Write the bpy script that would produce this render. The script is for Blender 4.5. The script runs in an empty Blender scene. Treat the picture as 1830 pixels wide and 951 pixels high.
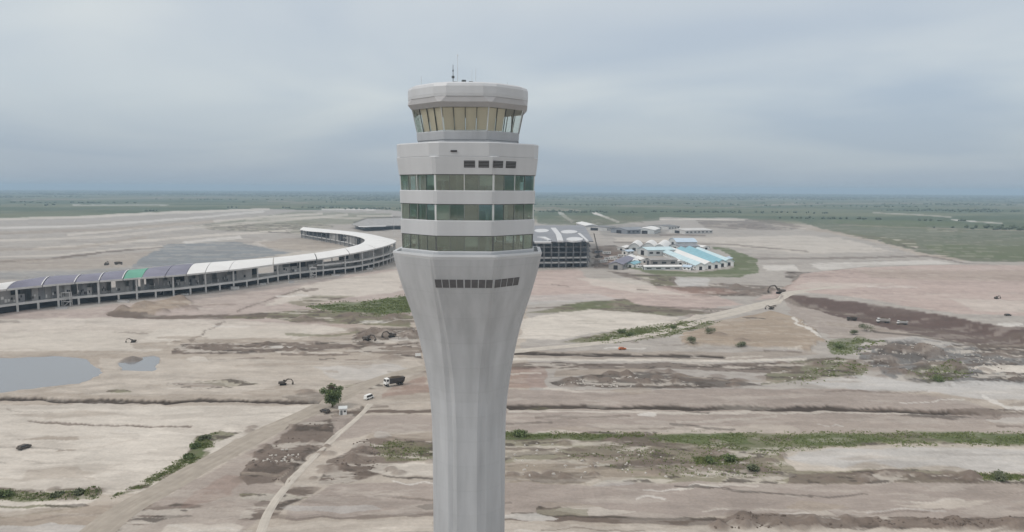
import bpy, bmesh, math, random
import numpy as np
from mathutils import Vector, Matrix, Euler

random.seed(7)
rng = np.random.default_rng(11)
SC = bpy.context.scene
COL = SC.collection
R = math.radians

# ------------------------------------------------------------------ camera
F = 1300.0                     # focal length in pixels of a 1830 px wide frame
CAM_H = 93.0
EYE_ROW = 337.0                # row of eye level at the frame's centre column
PITCH = math.atan((475.5 - EYE_ROW) / F)
ROLL = R(-0.30)
cam_d = bpy.data.cameras.new('camera')
cam_d.sensor_width = 36.0
cam_d.lens = 36.0 * F / 1830.0
cam_d.clip_start = 0.5
cam_d.clip_end = 90000.0
cam = bpy.data.objects.new('camera', cam_d)
COL.objects.link(cam)
CAM_M = (Matrix.Translation((0, 0, CAM_H)) @ Matrix.Rotation(R(90) - PITCH, 4, 'X') @ Matrix.Rotation(-ROLL, 4, 'Z'))
cam.matrix_world = CAM_M
SC.camera = cam

# ------------------------------------------------------------------ world: overcast sky
SUN_EL, SUN_AZ = R(50), R(247)      # azimuth measured clockwise from +Y
world = bpy.data.worlds.new('World')
SC.world = world
world.use_nodes = True
nt = world.node_tree
for n in list(nt.nodes):
    nt.nodes.remove(n)

def N(tree, typ, **kw):
    n = tree.nodes.new(typ)
    for k, v in kw.items():
        if k.startswith('i_'):
            key = k[2:]
            n.inputs[int(key) if key.isdigit() else key].default_value = v
        else:
            setattr(n, k, v)
    return n

def math_node(tree, op, a, b=None, clamp=False):
    n = tree.nodes.new('ShaderNodeMath')
    n.operation = op
    n.use_clamp = clamp
    for i, v in enumerate((a, b)):
        if v is None:
            continue
        if isinstance(v, (int, float)):
            n.inputs[i].default_value = v
        else:
            tree.links.new(v, n.inputs[i])
    return n.outputs[0]

def build_sky():
    out = N(nt, 'ShaderNodeOutputWorld')
    bg = N(nt, 'ShaderNodeBackground')
    bg.inputs['Strength'].default_value = 0.1
    sky = N(nt, 'ShaderNodeTexSky')
    sky.sky_type = 'NISHITA'
    sky.sun_disc = False
    sky.sun_elevation = SUN_EL
    sky.sun_rotation = SUN_AZ
    sky.air_density = 1.0
    sky.dust_density = 2.0
    tc = N(nt, 'ShaderNodeTexCoord')
    sep = N(nt, 'ShaderNodeSeparateXYZ')
    nt.links.new(tc.outputs['Generated'], sep.inputs[0])
    z = math_node(nt, 'MAXIMUM', sep.outputs['Z'], 0.0)
    den = math_node(nt, 'ADD', z, 0.10)
    u = math_node(nt, 'DIVIDE', sep.outputs['X'], den)
    v = math_node(nt, 'DIVIDE', sep.outputs['Y'], den)
    comb = N(nt, 'ShaderNodeCombineXYZ')
    nt.links.new(u, comb.inputs[0])
    nt.links.new(v, comb.inputs[1])
    n1 = N(nt, 'ShaderNodeTexNoise')
    n1.inputs['Scale'].default_value = 0.42
    n1.inputs['Detail'].default_value = 4.0
    n1.inputs['Roughness'].default_value = 0.46
    n1.inputs['Distortion'].default_value = 0.5
    mp = N(nt, 'ShaderNodeMapping')
    mp.inputs['Location'].default_value = (-9.1, -2.2, 0.0)
    mp.inputs['Scale'].default_value = (1.0, 0.9, 1.0)
    nt.links.new(comb.outputs[0], mp.inputs[0])
    nt.links.new(mp.outputs[0], n1.inputs['Vector'])
    ramp = N(nt, 'ShaderNodeMapRange')
    ramp.inputs['From Min'].default_value = 0.38
    ramp.inputs['From Max'].default_value = 0.70
    nt.links.new(n1.outputs['Fac'], ramp.inputs['Value'])
    soft = N(nt, 'ShaderNodeMapRange')
    soft.inputs['From Max'].default_value = 0.11
    soft.inputs['To Min'].default_value = 0.05
    nt.links.new(z, soft.inputs['Value'])
    cl = math_node(nt, 'MULTIPLY', ramp.outputs[0], soft.outputs[0])
    mix = N(nt, 'ShaderNodeMix')
    mix.data_type = 'RGBA'
    mix.inputs['A'].default_value = (3.85, 4.55, 5.35, 1)     # bluish stratus
    mix.inputs['B'].default_value = (5.9, 6.3, 6.35, 1)       # paler cloud
    nt.links.new(cl, mix.inputs['Factor'])
    # an overcast sky is about three times brighter overhead than at the horizon
    grad = math_node(nt, 'MULTIPLY_ADD', z, 1.45)
    nt.nodes[-1].inputs[2].default_value = 1.0
    sc = N(nt, 'ShaderNodeVectorMath')
    sc.operation = 'SCALE'
    # the cloud deck whitens away from the horizon
    wh = N(nt, 'ShaderNodeMapRange')
    wh.inputs['From Min'].default_value = 0.12
    wh.inputs['From Max'].default_value = 0.55
    nt.links.new(z, wh.inputs['Value'])
    mw = N(nt, 'ShaderNodeMix')
    mw.data_type = 'RGBA'
    mw.inputs['B'].default_value = (4.65, 4.6, 4.52, 1)
    nt.links.new(wh.outputs[0], mw.inputs['Factor'])
    nt.links.new(mix.outputs['Result'], mw.inputs['A'])
    nt.links.new(mw.outputs['Result'], sc.inputs[0])
    nt.links.new(grad, sc.inputs['Scale'])
    m2 = N(nt, 'ShaderNodeMix')
    m2.data_type = 'RGBA'
    m2.inputs['Factor'].default_value = 0.88
    nt.links.new(sky.outputs[0], m2.inputs['A'])
    nt.links.new(sc.outputs[0], m2.inputs['B'])
    nt.links.new(m2.outputs['Result'], bg.inputs['Color'])
    nt.links.new(bg.outputs[0], out.inputs[0])
build_sky()

sun_d = bpy.data.lights.new('sun', 'SUN')
sun_d.energy = 1.4
sun_d.angle = R(14)
sun_d.color = (1.0, 0.955, 0.89)
sun = bpy.data.objects.new('sun', sun_d)
COL.objects.link(sun)
_sd = Vector((math.sin(SUN_AZ) * math.cos(SUN_EL), math.cos(SUN_AZ) * math.cos(SUN_EL), math.sin(SUN_EL)))
sun.rotation_euler = (-_sd).to_track_quat('-Z', 'Y').to_euler()

vs = SC.view_settings
vs.view_transform = 'Standard'
vs.look = 'None'
vs.exposure = 0.0
vs.gamma = 1.0
vs.use_curve_mapping = False
SC.render.engine = 'CYCLES'
SC.cycles.use_denoising = True
SC.cycles.max_bounces = 6
SC.cycles.transparent_max_bounces = 12
SC.cycles.volume_bounces = 0

# ------------------------------------------------------------------ plan helpers
# survey of the site: a sight line through a picture point meets a level plane at a world point
RM = np.array(CAM_M.to_3x3())
def sight(px, py):
    d = np.array([(px - 915.0) / F, (475.5 - py) / F, -1.0])
    return RM @ d
def at(px, py, z=0.0):
    d = sight(px, py)
    t = (z - CAM_H) / d[2]
    return Vector((d[0] * t, d[1] * t, z))
def project(x, y, z=0.0):
    p = np.stack([x, y, np.zeros_like(x) + z - CAM_H], 0)
    q = RM.T @ p
    w = np.maximum(-q[2], 1e-3)
    return 915.0 + F * q[0] / w, 475.5 - F * q[1] / w

# ------------------------------------------------------------------ materials
def new_mat(name):
    m = bpy.data.materials.new(name)
    m.use_nodes = True
    t = m.node_tree
    b = t.nodes['Principled BSDF']
    return m, t, b

def solid(name, col, rough=0.6, metal=0.0, var=0.12, scale=3.0, spec=0.3, bump=0.0, streak=False):
    m, t, b = new_mat(name)
    b.inputs['Roughness'].default_value = rough
    b.inputs['Metallic'].default_value = metal
    b.inputs['Specular IOR Level'].default_value = spec
    tc = N(t, 'ShaderNodeTexCoord')
    mp = N(t, 'ShaderNodeMapping')
    if streak:
        mp.inputs['Scale'].default_value = (1, 1, 0.12)
    t.links.new(tc.outputs['Object'], mp.inputs[0])
    nz = N(t, 'ShaderNodeTexNoise')
    nz.inputs['Scale'].default_value = scale
    nz.inputs['Detail'].default_value = 6
    nz.inputs['Roughness'].default_value = 0.6
    t.links.new(mp.outputs[0], nz.inputs['Vector'])
    mr = N(t, 'ShaderNodeMapRange')
    mr.inputs['From Min'].default_value = 0.3
    mr.inputs['From Max'].default_value = 0.7
    mr.inputs['To Min'].default_value = 1 - var
    mr.inputs['To Max'].default_value = 1 + var
    t.links.new(nz.outputs['Fac'], mr.inputs['Value'])
    sc = N(t, 'ShaderNodeVectorMath')
    sc.operation = 'SCALE'
    sc.inputs[0].default_value = col[:3]
    t.links.new(mr.outputs[0], sc.inputs['Scale'])
    t.links.new(sc.outputs[0], b.inputs['Base Color'])
    if bump:
        bp = N(t, 'ShaderNodeBump')
        bp.inputs['Strength'].default_value = bump
        bp.inputs['Distance'].default_value = 0.1
        t.links.new(nz.outputs['Fac'], bp.inputs['Height'])
        t.links.new(bp.outputs[0], b.inputs['Normal'])
    return m

def glass(name, tint, refl=0.12, rough=0.03):
    m = bpy.data.materials.new(name)
    m.use_nodes = True
    t = m.node_tree
    for n in list(t.nodes):
        t.nodes.remove(n)
    out = N(t, 'ShaderNodeOutputMaterial')
    tr = N(t, 'ShaderNodeBsdfTransparent')
    tr.inputs[0].default_value = (*tint, 1)
    gl = N(t, 'ShaderNodeBsdfGlossy')
    gl.inputs['Roughness'].default_value = rough
    gl.inputs['Color'].default_value = (0.85, 0.93, 0.90, 1)
    fr = N(t, 'ShaderNodeLayerWeight')
    fr.inputs['Blend'].default_value = 0.5
    pw = math_node(t, 'POWER', fr.outputs['Facing'], 4.0)
    mr = N(t, 'ShaderNodeMapRange')
    mr.inputs['To Min'].default_value = refl
    mr.inputs['To Max'].default_value = 0.9
    t.links.new(pw, mr.inputs['Value'])
    mx = N(t, 'ShaderNodeMixShader')
    t.links.new(mr.outputs[0], mx.inputs[0])
    t.links.new(tr.outputs[0], mx.inputs[1])
    t.links.new(gl.outputs[0], mx.inputs[2])
    t.links.new(mx.outputs[0], out.inputs[0])
    return m

M = {}
M['clad'] = solid('tower_cladding', (0.44, 0.455, 0.475), 0.5, 0.0, 0.13, 0.5, 0.35, streak=True)
M['clad_light'] = solid('tower_white_panel', (0.52, 0.535, 0.555), 0.45, 0.0, 0.07, 0.3, 0.35, streak=True)
def add_joints(m, step, depth):
    t = m.node_tree; b = t.nodes['Principled BSDF']
    src = b.inputs['Base Color'].links[0].from_socket
    tc = N(t, 'ShaderNodeTexCoord'); sp = N(t, 'ShaderNodeSeparateXYZ')
    t.links.new(tc.outputs['Object'], sp.inputs[0])
    k = math_node(t, 'DIVIDE', sp.outputs['Z'], step)
    fr = math_node(t, 'FRACT', k)
    ln = math_node(t, 'LESS_THAN', fr, 0.022)
    # each lift of cladding differs a little in tone
    fl = math_node(t, 'FLOOR', k)
    wn = N(t, 'ShaderNodeTexWhiteNoise'); wn.noise_dimensions = '1D'
    t.links.new(fl, wn.inputs['W'])
    tone = math_node(t, 'MULTIPLY_ADD', wn.outputs['Value'], 0.03); t.nodes[-1].inputs[2].default_value = 0.985
    sub = math_node(t, 'MULTIPLY', ln, depth)
    fac = math_node(t, 'SUBTRACT', tone, sub)
    sc = N(t, 'ShaderNodeVectorMath'); sc.operation = 'SCALE'
    t.links.new(src, sc.inputs[0]); t.links.new(fac, sc.inputs['Scale'])
    t.links.new(sc.outputs[0], b.inputs['Base Color'])
add_joints(M['clad'], 3.6, 0.08); add_joints(M['clad_light'], 1.2, 0.05)
M['soffit'] = solid('soffit_grey', (0.42, 0.42, 0.43), 0.6, 0, 0.05, 0.5)
M['mullion'] = solid('mullion_white', (0.60, 0.62, 0.62), 0.45, 0, 0.05, 1.0)
M['frame_dark'] = solid('frame_dark', (0.10, 0.11, 0.115), 0.5, 0, 0.08, 1.0)
M['mullion_grey'] = solid('mullion_grey', (0.22, 0.24, 0.235), 0.5, 0, 0.06, 1.0)
M['louvre'] = solid('louvre_dark', (0.05, 0.05, 0.055), 0.6, 0, 0.1, 4.0)
M['slot'] = solid('slot_grey', (0.11, 0.11, 0.115), 0.6, 0, 0.15, 2.0)
M['interior'] = solid('interior_wall', (0.62, 0.63, 0.60), 0.8, 0, 0.12, 0.6)
M['interior_floor'] = solid('interior_floor', (0.38, 0.38, 0.36), 0.8, 0, 0.12, 0.6)
M['shade'] = solid('roller_shade', (0.52, 0.46, 0.36), 0.8, 0, 0.06, 0.8, streak=True)
def translucent(name, col):
    m, t, b = new_mat(name)
    b.inputs['Base Color'].default_value = (*col, 1)
    b.inputs['Roughness'].default_value = 0.9
    tl = N(t, 'ShaderNodeBsdfTranslucent')
    tl.inputs[0].default_value = (*col, 1)
    mx = N(t, 'ShaderNodeMixShader')
    mx.inputs[0].default_value = 0.45
    t.links.new(b.outputs[0], mx.inputs[1]); t.links.new(tl.outputs[0], mx.inputs[2])
    t.links.new(mx.outputs[0], t.nodes['Material Output'].inputs[0])
    return m
M['shade'] = translucent('roller_shade_cloth', (0.86, 0.79, 0.69))
M['blind_pale'] = translucent('blind_pale', (0.66, 0.68, 0.64))
M['blind_grey'] = translucent('blind_grey', (0.32, 0.36, 0.33))
M['glass'] = glass('green_glass', (0.79, 0.86, 0.83), 0.21)
M['cab_glass'] = glass('cab_glass', (0.96, 0.97, 0.95), 0.05)
M['steel'] = solid('steel_grey', (0.25, 0.26, 0.27), 0.45, 0.6, 0.1, 2)
M['conc'] = solid('concrete_pale', (0.56, 0.55, 0.535), 0.8, 0, 0.12, 0.15)
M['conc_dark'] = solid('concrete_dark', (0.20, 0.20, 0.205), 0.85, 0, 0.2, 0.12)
M['wall_dim'] = solid('unfinished_wall', (0.27, 0.262, 0.255), 0.85, 0, 0.3, 0.09)
M['wall_mid'] = solid('unfinished_wall_mid', (0.33, 0.32, 0.31), 0.85, 0, 0.25, 0.09)
M['roof_white'] = solid('roof_sheet_white', (0.74, 0.73, 0.715), 0.5, 0, 0.05, 0.05)
M['roof_bare'] = solid('roof_membrane_purple_grey', (0.20, 0.195, 0.25), 0.6, 0, 0.14, 0.06)
M['roof_patch'] = solid('roof_patch_white', (0.60, 0.60, 0.605), 0.5, 0, 0.08, 0.06)
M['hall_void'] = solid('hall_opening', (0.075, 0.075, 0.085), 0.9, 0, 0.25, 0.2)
M['roof_green'] = solid('roof_net_green', (0.13, 0.34, 0.25), 0.7, 0, 0.12, 0.06)
M['roof_hall'] = solid('roof_hall_grey', (0.23, 0.235, 0.255), 0.6, 0, 0.15, 0.04)
M['hall_wall'] = solid('hall_wall_bluegrey', (0.23, 0.245, 0.27), 0.7, 0, 0.15, 0.08)
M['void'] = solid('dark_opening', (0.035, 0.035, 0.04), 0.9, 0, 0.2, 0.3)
M['teal'] = solid('roof_teal', (0.22, 0.43, 0.50), 0.5, 0, 0.12, 0.12)
M['teal_pale'] = solid('roof_teal_pale', (0.52, 0.66, 0.70), 0.5, 0, 0.1, 0.12)
M['blue_pale'] = solid('roof_blue_pale', (0.48, 0.58, 0.68), 0.5, 0, 0.08, 0.12)
M['shed_wall'] = solid('shed_wall', (0.55, 0.57, 0.57), 0.7, 0, 0.08, 0.2)
M['white'] = solid('white_paint', (0.78, 0.78, 0.76), 0.45, 0, 0.06, 1.5)
M['rust'] = solid('truck_bed_grey', (0.075, 0.07, 0.07), 0.7, 0, 0.25, 1.5)
M['yellow'] = solid('machine_ochre', (0.32, 0.2, 0.05), 0.55, 0, 0.2, 1.2)
M['machine_dark'] = solid('machine_dark', (0.10, 0.088, 0.078), 0.6, 0, 0.2, 1.2)
M['orange'] = solid('orange_paint', (0.55, 0.16, 0.05), 0.4, 0, 0.1, 1.0)
M['tyre'] = solid('tyre_rubber', (0.025, 0.025, 0.025), 0.9, 0, 0.15, 4)
M['window_dark'] = solid('dark_window', (0.03, 0.035, 0.04), 0.12, 0, 0.05, 1, spec=0.6)
M['bark'] = solid('bark', (0.09, 0.07, 0.05), 0.9, 0, 0.25, 3)
M['pale_stone'] = solid('pale_stone', (0.52, 0.49, 0.46), 0.9, 0, 0.2, 0.7)
M['clod'] = solid('soil_clod', (0.15, 0.12, 0.1), 0.95, 0, 0.3, 0.5)
M['debris'] = solid('pale_debris', (0.5, 0.47, 0.43), 0.8, 0, 0.15, 0.5)

def foliage(name, c0, c1):
    m, t, b = new_mat(name)
    b.inputs['Roughness'].default_value = 0.7
    b.inputs['Specular IOR Level'].default_value = 0.15
    tc = N(t, 'ShaderNodeTexCoord')
    nz = N(t, 'ShaderNodeTexNoise')
    nz.inputs['Scale'].default_value = 0.9
    nz.inputs['Detail'].default_value = 4
    t.links.new(tc.outputs['Object'], nz.inputs['Vector'])
    mr = N(t, 'ShaderNodeMapRange')
    mr.inputs['From Min'].default_value = 0.35
    mr.inputs['From Max'].default_value = 0.65
    t.links.new(nz.outputs['Fac'], mr.inputs['Value'])
    mx = N(t, 'ShaderNodeMix')
    mx.data_type = 'RGBA'
    mx.inputs['A'].default_value = (*c0, 1)
    mx.inputs['B'].default_value = (*c1, 1)
    t.links.new(mr.outputs[0], mx.inputs['Factor'])
    t.links.new(mx.outputs['Result'], b.inputs['Base Color'])
    return m
M['leaf'] = foliage('leaf', (0.075, 0.105, 0.045), (0.17, 0.21, 0.09))
M['leaf_dark'] = foliage('leaf_dark', (0.085, 0.10, 0.06), (0.17, 0.185, 0.11))
M['grass'] = foliage('grass_blades', (0.13, 0.17, 0.06), (0.24, 0.265, 0.115))
M['wood'] = foliage('woodland_leaf', (0.062, 0.08, 0.048), (0.095, 0.118, 0.068))

# ------------------------------------------------------------------ mesh helpers
class MB:
    def __init__(self):
        self.v = []
        self.f = []
    def quad(self, a, b, c, d):
        n = len(self.v)
        self.v += [tuple(a), tuple(b), tuple(c), tuple(d)]
        self.f.append((n, n + 1, n + 2, n + 3))
    def hexa(self, p):           # eight corners: bottom ring 0..3, top ring 4..7
        n = len(self.v)
        self.v += [tuple(q) for q in p]
        for f in ((3, 2, 1, 0), (4, 5, 6, 7), (0, 1, 5, 4), (1, 2, 6, 5), (2, 3, 7, 6), (3, 0, 4, 7)):
            self.f.append(tuple(n + i for i in f))
        return self
    def box(self, c, s, rz=0.0, taper=1.0):
        cx, cy, cz = c
        hx, hy, hz = s[0] / 2, s[1] / 2, s[2] / 2
        co, si = math.cos(rz), math.sin(rz)
        p = []
        for dz, k in ((-hz, 1.0), (hz, taper)):
            for dx, dy in ((-hx, -hy), (hx, -hy), (hx, hy), (-hx, hy)):
                x, y = dx * k, dy * k
                p.append((cx + x * co - y * si, cy + x * si + y * co, cz + dz))
        return self.hexa(p)
    def loft(self, rings, cap0=True, cap1=True):
        n0 = len(self.v)
        k = len(rings[0])
        for r in rings:
            self.v += [tuple(p) for p in r]
        for i in range(len(rings) - 1):
            for j in range(k):
                a = n0 + i * k + j
                b = n0 + i * k + (j + 1) % k
                self.f.append((a, b, b + k, a + k))
        if cap0:
            self.f.append(tuple(n0 + j for j in range(k))[::-1])
        if cap1:
            self.f.append(tuple(n0 + (len(rings) - 1) * k + j for j in range(k)))
        return self
    def tube(self, p0, p1, r0, r1=None, seg=8):
        r1 = r0 if r1 is None else r1
        p0, p1 = Vector(p0), Vector(p1)
        ax = (p1 - p0).normalized()
        u = ax.orthogonal().normalized()
        w = ax.cross(u)
        rings = []
        for p, r in ((p0, r0), (p1, r1)):
            rings.append([p + u * (r * math.cos(2 * math.pi * i / seg)) + w * (r * math.sin(2 * math.pi * i / seg)) for i in range(seg)])
        return self.loft(rings)
    def build(self, name, mat, parent=None, smooth=False, loc=None):
        me = bpy.data.meshes.new(name)
        me.from_pydata(self.v, [], self.f)
        me.update()
        if smooth:
            me.polygons.foreach_set('use_smooth', [True] * len(me.polygons))
        me.materials.append(M[mat] if isinstance(mat, str) else mat)
        o = bpy.data.objects.new(name, me)
        COL.objects.link(o)
        if parent is not None:
            o.parent = parent
        if loc is not None:
            o.location = loc
        return o

def tag(o, label=None, cat=None, group=None, kind=None):
    if label: o['label'] = label
    if cat: o['category'] = cat
    if group: o['group'] = group
    if kind: o['kind'] = kind
    return o

def empty(name, loc=(0, 0, 0), rz=0.0):
    o = bpy.data.objects.new(name, None)
    o.empty_display_size = 0.5
    o.location = loc
    o.rotation_euler = (0, 0, rz)
    COL.objects.link(o)
    return o

def copy_tree(o, parent=None):
    c = o.copy()
    COL.objects.link(c)
    c.parent = parent
    for ch in o.children:
        copy_tree(ch, c)
    return c

def smooth(o, angle=40):
    me = o.data
    me.polygons.foreach_set('use_smooth', [True] * len(me.polygons))
    me.set_sharp_from_angle(angle=R(angle))
    return o

# ------------------------------------------------------------------ value noise
def _hash(ix, iy, s):
    h = (ix.astype(np.int64) * 374761393 + iy.astype(np.int64) * 668265263 + s * 974634777) & 0xffffffff
    h = ((h ^ (h >> 13)) * 1274126177) & 0xffffffff
    h = h ^ (h >> 16)
    return (h & 0xffff) / 65535.0
def vnoise(x, y, s=0):
    ix, iy = np.floor(x), np.floor(y)
    fx, fy = x - ix, y - iy
    fx = fx * fx * (3 - 2 * fx)
    fy = fy * fy * (3 - 2 * fy)
    a, b = _hash(ix, iy, s), _hash(ix + 1, iy, s)
    c, d = _hash(ix, iy + 1, s), _hash(ix + 1, iy + 1, s)
    return (a * (1 - fx) + b * fx) * (1 - fy) + (c * (1 - fx) + d * fx) * fy
def fbm(x, y, s=0, o=4):
    t = np.zeros_like(x); a = 0.5; n = 0
    for i in range(o):
        t += a * vnoise(x, y, s + i * 17); n += a
        x = x * 2.03 + 11.3; y = y * 2.03 + 5.7; a *= 0.55
    return t / n

# ------------------------------------------------------------------ terrain plan
C = dict(
    sand=(0.455, 0.408, 0.358), pale=(0.535, 0.492, 0.44), pink=(0.43, 0.342, 0.31), tan=(0.31, 0.262, 0.218),
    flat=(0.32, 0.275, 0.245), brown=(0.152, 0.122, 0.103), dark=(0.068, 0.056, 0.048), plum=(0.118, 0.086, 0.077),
    grey=(0.185, 0.18, 0.175), palegrey=(0.46, 0.445, 0.43), wet=(0.22, 0.232, 0.242), green=(0.10, 0.125, 0.055),
    olive=(0.155, 0.152, 0.092), field=(0.085, 0.108, 0.062), field2=(0.15, 0.16, 0.098), white=(0.62, 0.595, 0.56),
    airfield=(0.36, 0.332, 0.305), rust=(0.265, 0.175, 0.145), dunetan=(0.32, 0.258, 0.20))
FEAT = []
def P(col, pts, soft=3.0, a=1.0, dz=0.0, rough=0.0):
    q = []
    for x, y in pts:
        if x <= 0: x -= 700
        if x >= 1830: x += 700
        if 900 <= x <= 912 and y > 600: x = 852
        if 764 <= x <= 780 and y > 700: x = 818
        q.append((x, y))
    FEAT.append(('p', C[col], np.array(q, float), soft, a, dz, rough))
def L(col, pts, w, a=1.0, dz=0.0, soft=None):
    q = []
    for x, y in pts:
        if x <= 0: x -= 300
        if x >= 1830: x += 300
        q.append((x, y))
    FEAT.append(('l', C[col], np.array(q, float), soft or max(1.2, w * 0.5), a, dz, w))

# --- far left airfield
P('airfield', [(0, 396), (60, 391), (150, 386), (300, 378), (480, 373), (560, 376), (640, 372), (730, 378), (740, 580), (0, 580)], 2)
P('field2', [(520, 378), (700, 380), (700, 400), (560, 402), (440, 400), (330, 408), (430, 390)], 5, 0.55)
P('olive', [(330, 402), (560, 396), (600, 405), (540, 418), (380, 412)], 4, 0.5)
L('pale', [(0, 399), (150, 388), (300, 380), (480, 374)], 4, 0.8)
L('white', [(0, 415), (150, 404), (330, 391), (470, 378)], 3.5, 0.55)
L('pale', [(120, 420), (300, 403), (470, 388), (575, 382)], 3.5, 0.7)
L('pale', [(0, 440), (180, 424), (360, 405), (540, 391), (620, 384)], 4, 0.6)
L('tan', [(0, 428), (200, 410), (380, 396)], 5, 0.6)
L('pale', [(60, 445), (260, 430), (400, 419), (520, 412)], 4, 0.7)
L('white', [(330, 434), (410, 426), (430, 424)], 5, 0.6)
L('tan', [(0, 452), (130, 444), (260, 424)], 5, 0.5)
L('brown', [(0, 474), (60, 466), (130, 458), (200, 449), (290, 442)], 3.0, 0.8)
L('pale', [(0, 469), (110, 456), (200, 446), (330, 438)], 2.5, 0.6)
P('tan', [(0, 478), (140, 460), (300, 445), (330, 470), (190, 480), (0, 497)], 5, 0.45)
P('wet', [(300, 436), (420, 430), (520, 452), (440, 466), (330, 474), (230, 482), (250, 462)], 5, 1.0)
P('pale', [(440, 438), (470, 428), (560, 438), (640, 440), (600, 452), (480, 462), (540, 448)], 4, 0.6)
P('tan', [(460, 434), (520, 424), (590, 432), (640, 438), (560, 450), (490, 446)], 4, 0.6)
P('wet', [(0, 492), (120, 484), (330, 472), (330, 482), (100, 500), (0, 508)], 4, 0.5)
L('white', [(130, 366.5), (300, 366.5)], 1.5, 0.6)
L('white', [(575, 374), (670, 375)], 2, 0.7)
L('pale', [(640, 386), (700, 386)], 3, 0.6)
L('pale', [(440, 393), (560, 388), (700, 392)], 3, 0.5)
P('dark', [(628, 398), (655, 388), (722, 386), (722, 404), (690, 409), (640, 410)], 3, 0.6)
# --- far right: fields, then scraped ground
P('airfield', [(940, 398), (1090, 402), (1180, 388), (1330, 390), (1420, 408), (1480, 416), (1580, 436), (1640, 455), (1720, 466), (1830, 488), (1830, 700), (940, 700)], 3)
P('field', [(960, 372), (1180, 372), (1180, 394), (1060, 405), (960, 400)], 4, 0.8)
P('brown', [(1240, 392), (1380, 392), (1450, 408), (1400, 412), (1260, 408)], 4, 0.6)
P('field', [(1400, 388), (1830, 380), (1830, 480), (1740, 468), (1640, 450), (1560, 428), (1470, 410)], 4, 0.8)
P('green', [(1590, 392), (1720, 398), (1700, 404), (1600, 402)], 3, 0.6)
P('green', [(1640, 436), (1830, 442), (1830, 478), (1700, 462)], 5, 0.6)
P('olive', [(1480, 412), (1640, 430), (1640, 446), (1570, 432)], 4, 0.7)
L('pale', [(1180, 392), (1330, 393)], 2.0, 0.9)
L('white', [(1060, 380), (1082, 388), (1105, 397)], 3.5, 0.9)
L('white', [(1000, 380), (1022, 396)], 5, 0.5)
L('white', [(1700, 393), (1790, 399)], 1.8, 0.7)
L('pale', [(1560, 380), (1640, 384), (1700, 388)], 2, 0.5)
L('pale', [(1380, 404), (1440, 408)], 1.8, 0.6)
P('olive', [(980, 384), (1150, 384), (1150, 398), (1030, 404)], 5, 0.5)
P('pale', [(1095, 424), (1240, 424), (1420, 420), (1500, 424), (1600, 450), (1440, 454), (1280, 440), (1100, 432)], 4, 0.6)
L('brown', [(1100, 433), (1300, 437), (1440, 449)], 3, 0.6)
P('grey', [(1060, 404), (1130, 400), (1200, 410), (1180, 424), (1080, 424)], 4, 0.5)
L('brown', [(1180, 420), (1260, 421)], 2.5, 0.8)
P('white', [(1440, 470), (1560, 468), (1666, 464), (1730, 476), (1640, 480), (1470, 483)], 3, 0.55)
P('white', [(1360, 473), (1420, 472), (1425, 484), (1370, 485)], 3, 0.6)
L('brown', [(1330, 462), (1480, 462), (1660, 458), (1760, 478)], 3, 0.6)
P('brown', [(1400, 485), (1520, 486), (1560, 500), (1420, 508)], 6, 0.6)
P('green', [(1110, 474), (1240, 488), (1310, 478), (1300, 452), (1260, 440), (1300, 442), (1350, 462), (1360, 486), (1320, 496), (1180, 494)], 3, 0.9)
P('brown', [(1080, 484), (1130, 488), (1210, 494), (1210, 512), (1290, 506), (1400, 512), (1420, 530), (1330, 530), (1250, 530), (1170, 512)], 4, 0.8)
P('olive', [(1130, 488), (1200, 494), (1206, 510), (1170, 512)], 3, 0.7)
P('palegrey', [(1205, 496), (1262, 497), (1268, 512), (1212, 512)], 2, 0.9)
P('rust', [(1180, 512), (1290, 514), (1330, 524), (1240, 528)], 4, 0.7)
P('pink', [(1440, 490), (1560, 484), (1680, 478), (1830, 492), (1830, 606), (1700, 572), (1550, 546), (1410, 530), (1330, 540), (1400, 515)], 5, 0.85)
P('pale', [(1440, 512), (1600, 516), (1500, 528), (1420, 524)], 5, 0.45)
P('tan', [(1520, 488), (1830, 500), (1830, 516), (1640, 510), (1560, 506)], 6, 0.5)
P('pale', [(1700, 545), (1830, 560), (1830, 596), (1740, 568)], 6, 0.5)
P('brown', [(1058, 442), (1100, 438), (1130, 452), (1125, 478), (1060, 480)], 4, 0.8, rough=3.0)
P('rust', [(1070, 455), (1105, 450), (1110, 470), (1075, 474)], 5, 0.6, rough=2.0)
# --- right of the tower, middle distance
P('pink', [(950, 484), (1030, 480), (1060, 500), (1180, 512), (1280, 530), (1330, 545), (1220, 556), (1080, 536), (945, 540)], 4, 0.85)
P('pale', [(1030, 497), (1140, 497), (1180, 516), (1250, 530), (1140, 524), (1060, 512)], 4, 0.6)
L('brown', [(985, 508), (1020, 512)], 2, 0.6); L('brown', [(1140, 518), (1160, 519)], 2, 0.6)
P('palegrey', [(940, 528), (1060, 524), (1120, 536), (1000, 542), (940, 545)], 4, 0.5)
P('olive', [(935, 560), (1000, 548), (1040, 538), (1110, 534), (1150, 546), (1250, 556), (1300, 560), (1200, 566), (1060, 556)], 4, 0.85)
P('green', [(1020, 545), (1060, 536), (1100, 540), (1090, 552), (1030, 553)], 5, 0.6)
P('brown', [(1100, 545), (1160, 545), (1330, 552), (1400, 530), (1380, 548), (1240, 564), (1130, 554)], 4, 0.6)
P('pale', [(930, 570), (1000, 558), (1060, 553), (1130, 557), (1215, 568), (1180, 584), (1060, 596), (1000, 608), (925, 606)], 2.5, 0.9)
P('olive', [(1000, 612), (1100, 590), (1230, 574), (1290, 576), (1200, 600), (1090, 614)], 4, 0.9)
P('green', [(1085, 604), (1120, 590), (1200, 584), (1170, 600), (1110, 606)], 4, 0.7)
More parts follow.
